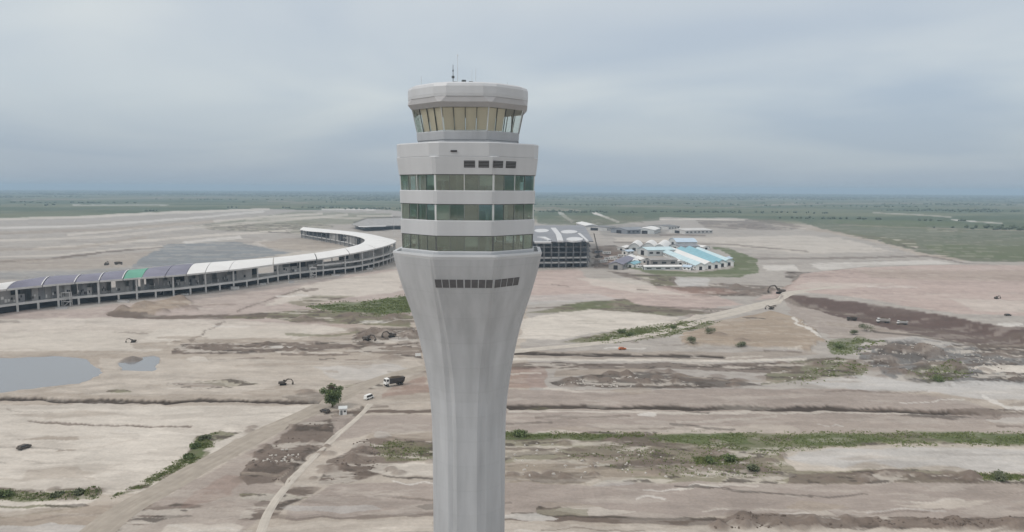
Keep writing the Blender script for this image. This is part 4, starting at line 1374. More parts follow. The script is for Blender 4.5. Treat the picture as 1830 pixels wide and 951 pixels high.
# storeys
for e in range(len(edges) - 1):
    i0, i1 = edges[e], min(edges[e + 1], nst)
    if i0 >= nst: break
    mb = strip(i0, i1, 0.03, 0.93, lambda i, t: 6.4, 1.1, 4, 1); cbuild(mb, 'floor_slab', 'conc')
    mb = strip(i0, i1, 0.022, 0.0299, lambda i, t: 6.9, 1.8, 4, 1); cbuild(mb, 'edge_beam', 'conc')
    if i0 > 50:
        mb = strip(i0, i1, 0.03, 0.5, lambda i, t: 12.2, 0.9, 4, 1); cbuild(mb, 'upper_floor_slab', 'conc')
        mb = strip(i0, i1, 0.022, 0.0299, lambda i, t: 12.6, 1.5, 4, 1); cbuild(mb, 'edge_beam', 'conc')
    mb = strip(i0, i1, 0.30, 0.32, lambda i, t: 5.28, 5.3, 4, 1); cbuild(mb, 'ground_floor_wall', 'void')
    mb = strip(i0, i1, 0.80, 0.82, lambda i, t: 5.28, 5.3, 4, 1); cbuild(mb, 'ground_floor_wall', 'wall_dim')
    # unfinished wall bays, each its own plate
    n = 5
    for k in range(n):
        a0 = i0 + (i1 - i0) * k / n; a1 = i0 + (i1 - i0) * (k + 1) / n
        r_ = cr.random()
        m_ = 'wall_dim' if r_ < 0.45 else ('wall_mid' if r_ < 0.85 else 'conc_dark')
        if cr.random() < 0.2: continue
        hgt = cr.choice([1.0, 1.0, 0.75, 0.5, 0.35])
        set_ = cr.uniform(0.16, 0.22)
        lo = 6.41
        hi = 6.41 + (roof_z(a0, 0.2) - 0.9 - 6.41) * hgt
        mb = strip(a0 + 0.01, a1 - 0.01, set_, set_ + 0.015, lambda i, t: hi, hi - lo, 1, 1)
        w = cbuild(mb, 'wall_bay', m_)
        for j in range(cr.randint(0, 3)):
            c0 = a0 + (a1 - a0) * (0.08 + 0.3 * j); c1 = c0 + (a1 - a0) * 0.22
            zt = lo + min(cr.uniform(2.6, 6.0), hi - lo - 0.3); h = min(cr.uniform(1.5, 2.6), zt - lo - 0.2)
            mb = strip(c0, c1, set_ - 0.006, set_ - 0.001, lambda i, t: zt, h, 1, 1)
            mb.v = [tuple(Vector(v) + CC_OFF) for v in mb.v]
            mb.build('opening', cr.choice(['void', 'void', 'conc']), w)
        m2 = cr.choice(['wall_dim', 'void', 'void', 'wall_mid'])
        mb = strip(a0 + 0.01, a1 - 0.01, 0.84, 0.855, lambda i, t: roof_z(i, 0.85) - 0.9, roof_z(a0, 0.85) - 0.9 - 6.41, 1, 1)
        cbuild(mb, 'inner_wall_bay', m2)
# columns at an even spacing
def spaced(t, step):
    out = [0.0]; acc = 0; i = 0.0; last = cross(0, t, 0)
    while i < nst:
        i += 0.1
        p = cross(min(i, nst), t, 0)
        acc += (p - last).length; last = p
        if acc >= step:
            out.append(min(i, nst)); acc = 0
    return out
for k, i in enumerate(spaced(0.035, 14.0)):
    p = cross(i, 0.02, 0)
    tall = k % 2 == 0
    top = roof_z(i, 0.02) - 0.72 if tall else 5.3
    mb = MB(); mb.box((p.x, p.y, top / 2 - 0.3), (1.1, 1.1, top + 0.6), 0.0)
    cbuild(mb, 'column' if tall else 'short_column', 'conc')
for k, i in enumerate(spaced(0.93, 21.0)):
    if i < 48: continue
    p = cross(i, 0.94, 0)
    top = roof_z(i, 0.94) - 0.72
    mb = MB(); mb.box((p.x, p.y, top / 2 - 0.3), (1.0, 1.0, top + 0.6)); cbuild(mb, 'inner_column', 'conc_dark')
# stair frames standing against the outer side
for px, py in ((120, 547), (287, 527), (560, 497)):
    p = at(px, py)
    s = empty('scaffold_stair', p, 0.15)
    tag(s, {120: 'pale scaffold stair frame against the concourse, nearest the left edge', 287: 'pale scaffold stair frame below the green roof panel', 560: 'pale scaffold stair frame below the white roof panels'}[px], 'scaffold', 'stair frames along the concourse')
    for dx in (-3, 3):
        for dy in (-1.5, 1.5):
            mb = MB(); mb.box((dx, dy, 5.2), (0.5, 0.5, 11.4)); mb.build('post', 'conc', s)
    for z in (3.6, 7.2, 10.7):
        mb = MB(); mb.box((0, 0, z), (5.4, 3.2, 0.4)); mb.build('landing', 'conc', s)
    for z in (0.2, 3.9):
        mb = MB(); mb.hexa([(-2.2, -1.2, z), (-1.4, -1.2, z), (-1.4, -0.2, z), (-2.2, -0.2, z), (1.6, -1.2, z + 3.2), (2.2, -1.2, z + 3.2), (2.2, -0.2, z + 3.2), (1.6, -0.2, z + 3.2)]); mb.build('flight', 'conc', s)

# ------------------------------------------------------------------ main terminal hall, right behind the tower
FR, FL = at(1052, 477), at(770, 480)
BRk = at(1038, 401.5, 33)
BRk.z = 0
HX = (FR - FL).normalized()
DEEP = (BRk - FR)
MT = empty('terminal_hall', FR)
tag(MT, 'large grey terminal hall with white roof shapes behind the tower', 'terminal')
def hp(u, v, z):     # u along the front from the right corner (m, leftwards), v depth 0..1
    p = -HX * u + DEEP * v
    return Vector((p.x, p.y, z))
FW = (FR - FL).length
def hbox(u0, u1, v0, v1, z0, z1, name, mat, parent=MT):
    mb = MB()
    mb.hexa([hp(u1, v0, z0), hp(u0, v0, z0), hp(u0, v1, z0), hp(u1, v1, z0), hp(u1, v0, z1), hp(u0, v0, z1), hp(u0, v1, z1), hp(u1, v1, z1)])
    return mb.build(name, mat, parent)
hbox(3, FW - 3, 0.02, 0.97, -0.5, 29.5, 'core_block', 'hall_wall')
mb = MB()
rows = []
for b in range(9):
    v = -0.02 + 1.04 * b / 8
    row = []
    for a in range(25):
        u = -5 + (FW + 10) * a / 24
        row.append(hp(u, v, 31.4 + 1.0 * math.sin(math.pi * min(max(v, 0), 1)) + 0.25 * math.sin(a * math.pi / 3)))
    rows.append(row)
mb = MB()
for row in rows:
    mb.v += [tuple(p) for p in row]
for row in rows:
    mb.v += [(p.x, p.y, p.z - 1.0) for p in row]
nn = 9 * 25
for b in range(8):
    for a in range(24):
        q = b * 25 + a
        mb.f.append((q, q + 25, q + 26, q + 1)); mb.f.append((nn + q, nn + q + 1, nn + q + 26, nn + q + 25))
for a in range(24):
    mb.f.append((a, a + 1, nn + a + 1, nn + a)); q = 200 + a; mb.f.append((q + 1, q, nn + q, nn + q + 1))
for b in range(8):
    q = b * 25; mb.f.append((q + 25, q, nn + q, nn + q + 25)); q = b * 25 + 24; mb.f.append((q, q + 25, nn + q + 25, nn + q))
HROOF = mb.build('roof', 'roof_hall', MT)
def roof_patch(pts, name='skylight_strip'):
    P0 = [at(x, y, 33.0) - FR for x, y in pts]
    mb = MB(); n = len(P0)
    mb.v = [(p.x, p.y, 33.0) for p in P0] + [(p.x, p.y, 31.0) for p in P0]
    mb.f = [tuple(range(n)), tuple(range(2 * n - 1, n - 1, -1))] + [(i, n + i, n + (i + 1) % n, (i + 1) % n) for i in range(n)]
    mb.build(name, 'roof_patch', MT)
def ell(cx, cy, rx, ry, n=14):
    return [(cx + rx * math.cos(2 * math.pi * i / n), cy + ry * math.sin(2 * math.pi * i / n)) for i in range(n)]
roof_patch(ell(968, 412, 13, 3))
roof_patch(ell(1017, 414, 15, 3.0))
roof_patch(ell(1027, 427, 15, 3.4))
roof_patch([(984, 407), (993, 407), (1003, 419), (1007, 430), (996, 430), (993, 418)])
roof_patch([(1032, 416.5), (1037, 416.5), (1052, 430), (1048, 430)])
roof_patch([(960, 423), (974, 423), (985, 428), (980, 429), (970, 425)])
roof_patch(ell(940, 427, 12, 3)); roof_patch(ell(900, 412, 14, 3))
roof_patch([(955, 431), (985, 431), (985, 432), (955, 432)])
# storeys of the front: slabs, columns, dark bays
for z in (5.2, 11.0, 17.5, 24.0):
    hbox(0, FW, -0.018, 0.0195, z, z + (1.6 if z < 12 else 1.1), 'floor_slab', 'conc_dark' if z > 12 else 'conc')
for k in range(22):
    u = 1.5 + (FW - 3) * k / 21
    hbox(u - 0.7, u + 0.7, -0.022, -0.0182, -0.3, 30.0, 'column', 'conc_dark')
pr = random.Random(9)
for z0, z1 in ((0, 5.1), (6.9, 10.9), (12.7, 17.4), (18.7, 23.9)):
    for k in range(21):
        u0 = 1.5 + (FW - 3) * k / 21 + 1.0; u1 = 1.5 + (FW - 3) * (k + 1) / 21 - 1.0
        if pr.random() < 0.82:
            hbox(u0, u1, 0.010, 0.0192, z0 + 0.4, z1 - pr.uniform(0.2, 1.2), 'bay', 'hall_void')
# side frontage seen at an angle
for z in (5.2, 11.0, 17.5, 24.0):
    mb = MB(); mb.hexa([hp(-2, 0.0, z), hp(2.9, 0.0, z), hp(2.9, 0.95, z), hp(-2, 0.95, z), hp(-2, 0.0, z + 1.3), hp(2.9, 0.0, z + 1.3), hp(2.9, 0.95, z + 1.3), hp(-2, 0.95, z + 1.3)][::1])
    mb.v = [(-0.0 + v[0], v[1], v[2]) for v in mb.v]
    mb.build('side_slab', 'conc_dark', MT)

# low dark pier roof beyond the concourse
p = at(640, 412)
lp = empty('far_pier', p)
tag(lp, 'low dark roofed pier behind the tip of the white concourse', 'terminal pier')
def slab_px(pts, z0, z1, name, mat, par):
    o = Vector(par.location)
    P0 = [at(x, y, z1) for x, y in pts]
    mb = MB(); n = len(P0)
    mb.v = [(q.x - o.x, q.y - o.y, z1) for q in P0] + [(q.x - o.x, q.y - o.y, z0) for q in P0]
    mb.f = [tuple(range(n)), tuple(range(2 * n - 1, n - 1, -1))] + [(i, n + i, n + (i + 1) % n, (i + 1) % n) for i in range(n)]
    return mb.build(name, mat, par)
slab_px([(628, 401), (655, 391.5), (722, 389), (790, 389), (790, 402), (700, 403), (650, 406)], 8, 9.5, 'roof', 'wall_mid', lp)
slab_px([(634, 400.5), (658, 392.5), (720, 390), (785, 390), (785, 400), (700, 402), (652, 404.5)], -0.5, 7.99, 'wall', 'wall_dim', lp)
slab_px([(640, 404.5), (690, 403.6), (690, 404.4), (641, 405.4)], 9.51, 10.0, 'roof_strip', 'roof_white', lp)

# ------------------------------------------------------------------ site camp: sheds
def shed(a, b, width, eave, ridge, roof, wall, label, barrel=False, doors=True, name='site_shed'):
    """gable or barrel roofed shed; a, b: picture points of the two gable ends on the ground"""
    A, B = at(*a), at(*b)
    d = B - A
    ln = d.length
    rz = math.atan2(d.y, d.x)
    e = empty(name, (A + B) / 2, rz)
    e.location.z = hz(e.location.x, e.location.y)
    tag(e, label, 'shed', 'sheds of the site camp')
    hl, hw = ln / 2, width / 2
    mb = MB(); mb.box((0, 0, eave / 2 - 0.4), (ln, width, eave + 0.8)); w = mb.build('wall', wall, e)
    n = 8 if barrel else 2
    prof = []
    for k in range(n + 1):
        t = -1 + 2 * k / n
        if barrel:
            z = eave + (ridge - eave) * math.cos(t * math.pi / 2) ** 0.9 if abs(t) < 1 else eave
        else:
            z = eave + (ridge - eave) * (1 - abs(t))
        prof.append((t * (hw + 0.8), z + 0.02))
    ring0 = [(-hl - 0.8, y, z) for y, z in prof] + [(-hl - 0.8, y, z + 0.5) for y, z in prof[::-1]]
    ring1 = [(hl + 0.8, y, z) for _, y, z in ring0]
    mb = MB(); mb.loft([ring0, ring1]); mb.build('roof', roof, e)
    # gable infill
    for sx in (-1, 1):
        mb = MB(); x = sx * hl
        pts = [(x - sx * 0.3, y * 0.95, z - 0.03) for y, z in prof]
        pts2 = [(x, y * 0.95, z - 0.03) for y, z in prof]
        mb.v = pts + pts2; k = len(pts)
        mb.f = [tuple(range(k)), tuple(range(2 * k - 1, k - 1, -1))] + [(i, k + i, k + (i + 1) % k, (i + 1) % k) for i in range(k)]
        mb.build('gable', wall, e)
    if doors:
        nw = max(2, int(ln / 9))
        for sy in (-1, 1):
            for k in range(nw):
                x = -hl + ln * (k + 0.5) / nw
                mb = MB(); mb.box((x, sy * (hw + 0.03), eave * 0.55), (ln / nw * 0.5, 0.1, eave * 0.35)); mb.build('window', 'window_dark', e)
        for sx in (-1, 1):
            mb = MB(); mb.box((sx * (hl + 0.03), 0, eave * 0.42), (0.1, width * 0.3, eave * 0.84)); mb.build('door', 'void', e)
    return e
shed((1186, 455), (1252, 483), 11, 5, 8.5, 'teal_pale', 'white', 'long pale teal roofed shed, first of the row of long sheds')
shed((1202, 453), (1268, 481), 11, 5, 8.5, 'roof_white', 'white', 'long white roofed shed, second of the row of long sheds')
shed((1217, 451), (1280, 479.5), 11, 5, 8.5, 'teal', 'white', 'long deep teal roofed shed in the middle of the row')
shed((1232, 450), (1291, 477), 11, 5, 8.5, 'teal', 'white', 'long teal roofed shed, second from the grass at the right')
shed((1247, 452), (1303, 475), 11, 5, 8.5, 'teal_pale', 'white', 'long pale teal shed at the right end, beside the grass')
shed((1148, 456), (1196, 455), 34, 8, 11, 'teal_pale', 'shed_wall', 'broad pale green roofed shed left of the long teal sheds')
shed((1133, 449), (1139, 443), 16, 6, 12, 'roof_white', 'shed_wall', 'white barrel roofed shed at the left end of the camp', True)
shed((1158, 448), (1164, 442.5), 18, 6, 12, 'roof_white', 'shed_wall', 'white barrel roofed shed behind the broad green roof', True)
shed((1178, 452), (1188, 443), 18, 6, 12.5, 'roof_white', 'shed_wall', 'white barrel roofed shed with a dark mouth in the camp middle', True)
shed((1202, 440), (1238, 440), 42, 8, 13, 'blue_pale', 'shed_wall', 'pale blue roofed shed at the back of the camp', True)
shed((1205, 447), (1240, 446), 30, 6, 9, 'hall_wall', 'shed_wall', 'dark blue roofed shed in front of the pale blue one')
shed((1158, 474.5), (1205, 473.5), 16, 7, 9, 'wall_mid', 'wall_mid', 'grey roofed site office with a row of dark windows')
shed((1150, 482), (1216, 481.5), 8, 3.5, 5, 'roof_white', 'shed_wall', 'low white roofed cabin row at the front of the camp')
shed((1128, 463), (1134, 474), 10, 4, 6, 'roof_white', 'shed_wall', 'small white roofed hut left of the broad green roof')
shed((1100, 482), (1122, 470), 16, 6, 9, 'roof_bare', 'wall_mid', 'purple grey roofed store shed beside the brown spoil')
for a_, b_, w_, rf, lb in (
        ((1116, 455), (1128, 454), 10, 'blue_pale', 'small pale blue roofed hut left of the white barrel sheds'),
        ((1140, 465), (1152, 470), 10, 'roof_white', 'small white roofed hut left of the grey office'),
        ((1126, 478), (1138, 474), 9, 'teal', 'small teal roofed hut at the front left of the camp'),
        ((1206, 468), (1216, 474), 9, 'roof_white', 'small white roofed hut between grey office and long sheds'),
        ((1222, 482), (1236, 483), 7, 'blue_pale', 'low blue roofed hut in front of the long sheds'),
        ((1186, 446), (1200, 445), 14, 'teal', 'teal roofed hut behind the broad green roof'),
        ((1246, 444), (1262, 446), 14, 'roof_white', 'white roofed hut right of the pale blue shed'),
        ((1290, 470), (1302, 466), 10, 'blue_pale', 'pale blue roofed hut at the far right of the camp'),
        ((1110, 448), (1120, 445), 12, 'roof_white', 'small white roofed hut nearest the brown spoil')):
    shed(a_, b_, w_, 3.5, 5.5, rf, 'white', lb)
shed((1106, 417), (1142, 416), 60, 8, 12, 'hall_wall', 'hall_wall', 'dark blue grey warehouse far behind the camp')
shed((1152, 418), (1164, 414), 40, 8, 12, 'roof_white', 'shed_wall', 'small white roofed warehouse right of the dark one')
shed((1210, 417), (1258, 416), 60, 7, 10, 'palegrey_roof' if 'palegrey_roof' in M else 'conc', 'conc', 'long pale roofed warehouse far behind the blue shed')
shed((1176, 410), (1196, 409), 60, 7, 10, 'conc_dark', 'conc', 'grey warehouse behind the long pale one')
shed((1040, 404), (1058, 410), 30, 8, 11, 'roof_white', 'conc', 'white roofed building just right of the terminal hall roof')
shed((1062, 412), (1078, 410), 60, 7, 9, 'conc_dark', 'conc', 'low grey building between terminal hall and dark warehouse')

# ------------------------------------------------------------------ site cabins, shared shape
def cabin_proto(name, mat, roof):
    e = empty(name, (0, 0, 0))
    mb = MB(); mb.box((0, 0, 1.35), (12.0, 2.8, 2.9)); mb.build('shell', mat, e)
    mb = MB(); mb.box((0, 0, 2.9), (12.3, 3.1, 0.2)); mb.build('roof', roof, e)
    for x in (-3.5, 0.5, 3.8):
        mb = MB(); mb.box((x, -1.42, 1.7), (1.4, 0.06, 1.0)); mb.build('window', 'window_dark', e)
    mb = MB(); mb.box((-1.6, -1.42, 1.2), (1.0, 0.06, 2.0)); mb.build('door', 'steel', e)
    return e
_ps = random.Random(8)
for nm, mat, roof, label, spots in (
        ('site_cabin', 'white', 'roof_white', 'white site cabin between terminal hall and camp', [(1088, 466), (1096, 463), (1112, 459), (1120, 466), (1136, 478), (1146, 479), (1078, 470), (1106, 468), (1084, 456)]),
        ('storage_container', 'hall_wall', 'hall_wall', 'dark blue storage container at the edge of the site camp', [(1126, 446), (1146, 441), (1070, 452), (1192, 441), (1244, 449)]),
        ('material_stack', 'conc', 'conc_dark', 'stack of building material on the ground along the concourse', [(330, 527), (420, 517), (470, 509), (520, 506), (600, 493), (660, 482), (110, 552), (220, 540)])):
    pro = cabin_proto(nm, mat, roof)
    if nm == 'material_stack':
        for c in list(pro.children):
            if c.name.split('.')[0] in ('window', 'door'):
                bpy.data.objects.remove(c)
    for i, (px, py) in enumerate(spots):
        o = pro if i == 0 else copy_tree(pro)
        p = gp(px, py)
        o.location = p
        o.rotation_euler = (0, 0, _ps.uniform(-0.25, 0.6))
        if nm == 'material_stack':
            o.scale = (_ps.uniform(0.4, 0.8), 1.0, _ps.uniform(0.4, 0.9))
        rank = sorted(spots).index((px, py))
        lab_ = ['first', 'second', 'third', 'fourth', 'fifth', 'sixth', 'seventh', 'eighth', 'ninth'][rank] + ' from the left'
        tag(o, label + ', ' + lab_, {'site_cabin': 'cabin', 'storage_container': 'container', 'material_stack': 'material stack'}[nm], {'site_cabin': 'white cabins by the camp', 'storage_container': 'containers by the camp', 'material_stack': 'material stacks by the concourse'}[nm])

# ------------------------------------------------------------------ vehicles and machines
def wheel(par, x, y, r, w):
    mb = MB(); mb.tube((x, y - w / 2, r), (x, y + w / 2, r), r, seg=12); o = mb.build('wheel', 'tyre', par)
    mb = MB(); mb.tube((x, y - w / 2 - 0.02, r), (x, y + w / 2 + 0.02, r), r * 0.5, seg=8); mb.build('hub', 'steel', o)
def dump_truck(loc, rz, label, cab='white', bed='rust', s=1.0, group=None):
    e = empty('dump_truck', loc, rz); tag(e, label, 'truck', group); e.scale = (s, s, s)
    mb = MB(); mb.box((-0.3, 0, 1.05), (8.2, 1.1, 0.4)); mb.build('chassis', 'machine_dark', e)
    mb = MB(); mb.hexa([(2.5, -1.2, 1.3), (4.2, -1.2, 1.1), (4.2, 1.2, 1.1), (2.5, 1.2, 1.3), (2.5, -1.15, 3.4), (3.9, -1.15, 3.3), (3.9, 1.15, 3.3), (2.5, 1.15, 3.4)]); c = mb.build('cab', cab, e)
    mb = MB(); mb.hexa([(4.06, -1.0, 2.2), (4.1, -1.0, 2.2), (4.1, 1.0, 2.2), (4.06, 1.0, 2.2), (3.93, -1.0, 3.1), (3.97, -1.0, 3.1), (3.97, 1.0, 3.1), (3.93, 1.0, 3.1)]); mb.build('windscreen', 'window_dark', c)
    for sy in (-1, 1):
        mb = MB(); mb.box((3.2, sy * 1.185, 2.65), (0.9, 0.04, 0.8)); mb.build('side_window', 'window_dark', c)
        mb = MB(); mb.box((4.22, sy * 0.9, 1.4), (0.05, 0.3, 0.2)); mb.build('headlight', 'white', e)
    # open bed: floor and four plates
    mb = MB(); mb.hexa([(-4.3, -1.0, 1.3), (2.2, -1.0, 1.3), (2.2, 1.0, 1.3), (-4.3, 1.0, 1.3), (-4.6, -1.3, 3.1), (2.3, -1.3, 3.3), (2.3, 1.3, 3.3), (-4.6, 1.3, 3.1)]); b = mb.build('bed', bed, e)
    mb = MB(); mb.hexa([(-4.2, -1.1, 2.9), (2.1, -1.1, 3.1), (2.1, 1.1, 3.1), (-4.2, 1.1, 2.9), (-2.6, -0.5, 3.6), (0.9, -0.5, 3.8), (0.9, 0.5, 3.8), (-2.6, 0.5, 3.6)]); mb.build('soil_load', 'bark', b)
    for x in (-3.2, -1.9, 3.3):
        for sy in (-1, 1):
            wheel(e, x, sy * 1.0, 0.55, 0.4)
    return e
def excavator(loc, rz, label, body='yellow', s=1.0, arm=0.0, group='excavators on the site'):
    e = empty('excavator', loc, rz); tag(e, label, 'excavator', group); e.scale = (s, s, s)
    for sy in (-1, 1):
        mb = MB(); y = sy * 1.15
        prof = [(-2.1, 0.45), (-1.8, 0.05), (1.8, 0.05), (2.1, 0.45), (1.8, 0.9), (-1.8, 0.9)]
        mb.loft([[(x, y - 0.3, z) for x, z in prof], [(x, y + 0.3, z) for x, z in prof]]); mb.build('track', 'tyre', e)
    mb = MB(); mb.tube((0, 0, 0.6), (0, 0, 1.15), 0.8, seg=12); mb.build('turntable', 'machine_dark', e)
    mb = MB(); mb.box((-0.7, 0, 1.75), (3.2, 2.5, 1.2), 0, 0.95); h = mb.build('house', body, e)
    mb = MB(); mb.box((-2.5, 0, 1.6), (0.6, 2.4, 1.2)); mb.build('counterweight', 'machine_dark', h)
    mb = MB(); mb.hexa([(0.0, 0.3, 2.36), (1.5, 0.3, 1.4), (1.5, 1.2, 1.4), (0.0, 1.2, 2.36), (0.05, 0.35, 3.1), (1.3, 0.35, 3.1), (1.3, 1.15, 3.1), (0.05, 1.15, 3.1)]); c = mb.build('cab', body, e)
    mb = MB(); mb.box((1.46, 0.75, 2.35), (0.06, 0.7, 1.1)); mb.build('cab_window', 'window_dark', c)
    def bar(p, q, w, t, name, mat):
        p, q = Vector(p), Vector(q); d = (q - p).normalized(); n = Vector((-d.z, 0, d.x)) * t / 2; y = Vector((0, w / 2, 0))
        mb = MB(); mb.hexa([p - n - y, p + n - y, p + n + y, p - n + y, q - n * 0.8 - y, q + n * 0.8 - y, q + n * 0.8 + y, q - n * 0.8 + y]); return mb.build(name, mat, e)
    k1 = (2.7, -0.2, 3.7 + arm); k2 = (5.0, -0.2, 3.5 + arm * 0.6); k3 = (6.2, -0.2, 1.5)
    bar((0.9, -0.2, 1.7), k1, 0.6, 0.85, 'boom', body); bar(k1, k2, 0.42, 0.6, 'boom_tip', body); bar(k2, k3, 0.38, 0.5, 'stick', body)
    bar((1.2, -0.2, 2.0), (2.8, -0.2, 3.7 + arm), 0.2, 0.2, 'hydraulic_ram', 'steel')
    mb = MB(); pr_ = [(6.3, 1.7), (5.5, 1.4), (5.2, 0.6), (5.7, 0.15), (6.4, 0.5)]
    mb.loft([[(x, -0.8, z) for x, z in pr_], [(x, 0.4, z) for x, z in pr_]]); mb.build('bucket', 'machine_dark', e)
    return e
def car(loc, rz, label, paint='white', name='parked_car', cat='car', van=False, group=None):
    e = empty(name, loc, rz); tag(e, label, cat, group)
    L_ = 2.5 if van else 2.2
    mb = MB(); rr_ = []
    H_ = 1.0
    prof = [(-L_, 0.4), (L_, 0.4), (L_ + 0.05, 0.75), (L_ - 0.1, H_), (-L_, H_ + 0.05)]
    mb.loft([[(x, -0.9, z) for x, z in prof], [(x, 0.9, z) for x, z in prof]]); mb.build('body', paint, e)
    top = 2.1 if van else 1.55
    x0, x1 = (-L_ + 0.05, L_ - 0.9) if van else (-L_ + 0.3, 0.9)
    mb = MB(); mb.hexa([(x0, -0.88, H_), (x1 + 0.5, -0.88, H_), (x1 + 0.5, 0.88, H_), (x0, 0.88, H_), (x0 + 0.2, -0.75, top), (x1 - 0.2, -0.75, top), (x1 - 0.2, 0.75, top), (x0 + 0.2, 0.75, top)]); c = mb.build('cabin', paint, e)
    for sy in (-1, 1):
        mb = MB(); mb.hexa([(x0 + 0.3, sy * 0.87 - 0.02, H_ + 0.08), (x1 + 0.2, sy * 0.87 - 0.02, H_ + 0.08), (x1 + 0.2, sy * 0.87 + 0.02, H_ + 0.08), (x0 + 0.3, sy * 0.87 + 0.02, H_ + 0.08),
                            (x0 + 0.4, sy * 0.78 - 0.02, top - 0.12), (x1 - 0.2, sy * 0.78 - 0.02, top - 0.12), (x1 - 0.2, sy * 0.78 + 0.02, top - 0.12), (x0 + 0.4, sy * 0.78 + 0.02, top - 0.12)]); mb.build('side_window', 'window_dark', c)
        mb = MB(); mb.box((L_ + 0.02, sy * 0.65, 0.7), (0.06, 0.3, 0.16)); mb.build('headlight', 'white', e)
        for x in (-1.4, 1.4):
            wheel(e, x, sy * 0.85, 0.34, 0.24)
    mb = MB(); mb.hexa([(x1 + 0.45, -0.75, H_ + 0.08), (x1 + 0.5, -0.75, H_ + 0.08), (x1 + 0.5, 0.75, H_ + 0.08), (x1 + 0.45, 0.75, H_ + 0.08), (x1 - 0.18, -0.68, top - 0.1), (x1 - 0.13, -0.68, top - 0.1), (x1 - 0.13, 0.68, top - 0.1), (x1 - 0.18, 0.68, top - 0.1)]); mb.build('windscreen', 'window_dark', c)
    return e
def gl(px, py, dz=0.0):
    p = gp(px, py); p.z += dz; return p
G = 0.14
dump_truck(gl(704, 689, G), R(215), 'dump truck with white cab and dark loaded bed on the haul road', s=1.15)
car(gl(659, 713, 0.0), R(60), 'white van beside the haul road, between tree and dump truck', 'white', 'parked_van', 'van', True)
car(gl(1112, 625, 0.0), R(10), 'small orange car below the pale road right of the tower', 'orange')
excavator(gl(656, 611), R(-20), 'excavator digging in the dark spoil left of the tower', 'machine_dark')
excavator(gl(700, 603), R(200), 'excavator on the dark bank close to the tower', 'machine_dark')
excavator(gl(506, 688), R(15), 'lone excavator on the pale flat left of the tree', 'machine_dark', 0.75)
excavator(gl(1394, 525), R(160), 'large dark excavator where the pale roads meet the plateau', 'machine_dark', 1.7, 0.6)
excavator(gl(1378, 553), R(190), 'dark excavator beside the upper bend of the pale road', 'machine_dark', 0.8)
excavator(gl(238, 612), R(200), 'dark excavator above the small pond', 'machine_dark', 0.65)
excavator(gl(1780, 545), R(20), 'dark excavator far out on the pink plateau, at the right', 'machine_dark', 0.7)
excavator(gl(190, 474), R(100), 'excavator beyond the concourse, left one of the pair', 'machine_dark', 1.1)
dump_truck(gl(212, 473), R(10), 'dark dump truck beyond the concourse, right one of the pair', 'machine_dark', 'machine_dark', 1.0)
dump_truck(gl(1578, 577), R(172), 'white dump truck at the foot of the dark bank', 'white', 'pale_stone', 1.0)
dump_truck(gl(1612, 580), R(172), 'pale dump truck at the bank, right of the white one', 'white', 'conc', 0.8)
dump_truck(gl(1522, 573), R(185), 'dark dump truck left of the white one at the bank', 'machine_dark', 'machine_dark', 0.8)
car(gl(1800, 577), R(5), 'dark car parked on the pink plateau at the right edge', 'machine_dark')
car(gl(43, 802), R(70), 'dark car alone on the pale flat at lower left', 'machine_dark')
car(gl(581, 737), R(150), 'dark car parked left of the white hut under the tree', 'machine_dark')

# white hut beside the tree and a marker board by the tower
def hut(loc, rz):
    e = empty('site_hut', loc, rz); tag(e, 'small white hut at the foot of the tree', 'hut')
    mb = MB(); mb.box((0, 0, 1.2), (3.0, 2.4, 2.6)); mb.build('wall', 'white', e)
    mb = MB(); mb.hexa([(-1.8, -1.5, 2.52), (1.8, -1.5, 2.52), (1.8, 1.5, 2.9), (-1.8, 1.5, 2.9), (-1.8, -1.5, 2.65), (1.8, -1.5, 2.65), (1.8, 1.5, 3.05), (-1.8, 1.5, 3.05)]); mb.build('roof', 'shed_wall', e)
    mb = MB(); mb.box((-0.6, -1.23, 0.95), (0.9, 0.06, 1.9)); mb.build('door', 'steel', e)
    mb = MB(); mb.box((0.8, -1.23, 1.5), (0.8, 0.06, 0.7)); mb.build('window', 'window_dark', e)
hut(gl(613, 740), R(12))
def board(loc):
    e = empty('notice_board', loc, 0.1); tag(e, 'white notice board on two posts beside the tower', 'sign')
    for x in (-1.2, 1.2):
        mb = MB(); mb.box((x, 0, 1.2), (0.15, 0.15, 2.8)); mb.build('post', 'steel', e)
    mb = MB(); mb.box((0, -0.12, 2.0), (3.0, 0.08, 1.6)); mb.build('panel', 'white', e)
board(gl(747, 640))
def crane(loc):
    e = empty('mobile_crane', loc, 0.4); tag(e, 'mobile crane with raised lattice jib beside the terminal hall', 'crane')
    mb = MB(); mb.box((0, 0, 1.5), (11, 3, 1.6)); mb.build('carrier', 'machine_dark', e)
    for x in (-4, -2, 2, 4):
        for sy in (-1, 1): wheel(e, x, sy * 1.3, 0.7, 0.5)
    mb = MB(); mb.box((-1, 0, 3.3), (4, 2.6, 1.9)); mb.build('house', 'machine_dark', e)
    a, b = Vector((0, 0, 4)), Vector((-7, 2, 33))
    for dx, dy in ((-0.8, -0.8), (0.8, -0.8), (0.8, 0.8), (-0.8, 0.8)):
        mb = MB(); mb.tube(a + Vector((dx, dy, 0)), b + Vector((dx * 0.4, dy * 0.4, 0)), 0.16, seg=5); mb.build('jib_chord', 'machine_dark', e)
    for k in range(10):
        p = a.lerp(b, k / 10); q = a.lerp(b, (k + 1) / 10); w = 0.8 * (1 - 0.6 * k / 10)
        mb = MB(); mb.tube(p + Vector((-w, -w, 0)), q + Vector((w, -w, 0)), 0.15, seg=4); mb.build('jib_lace', 'machine_dark', e)
crane(gl(1070, 462))
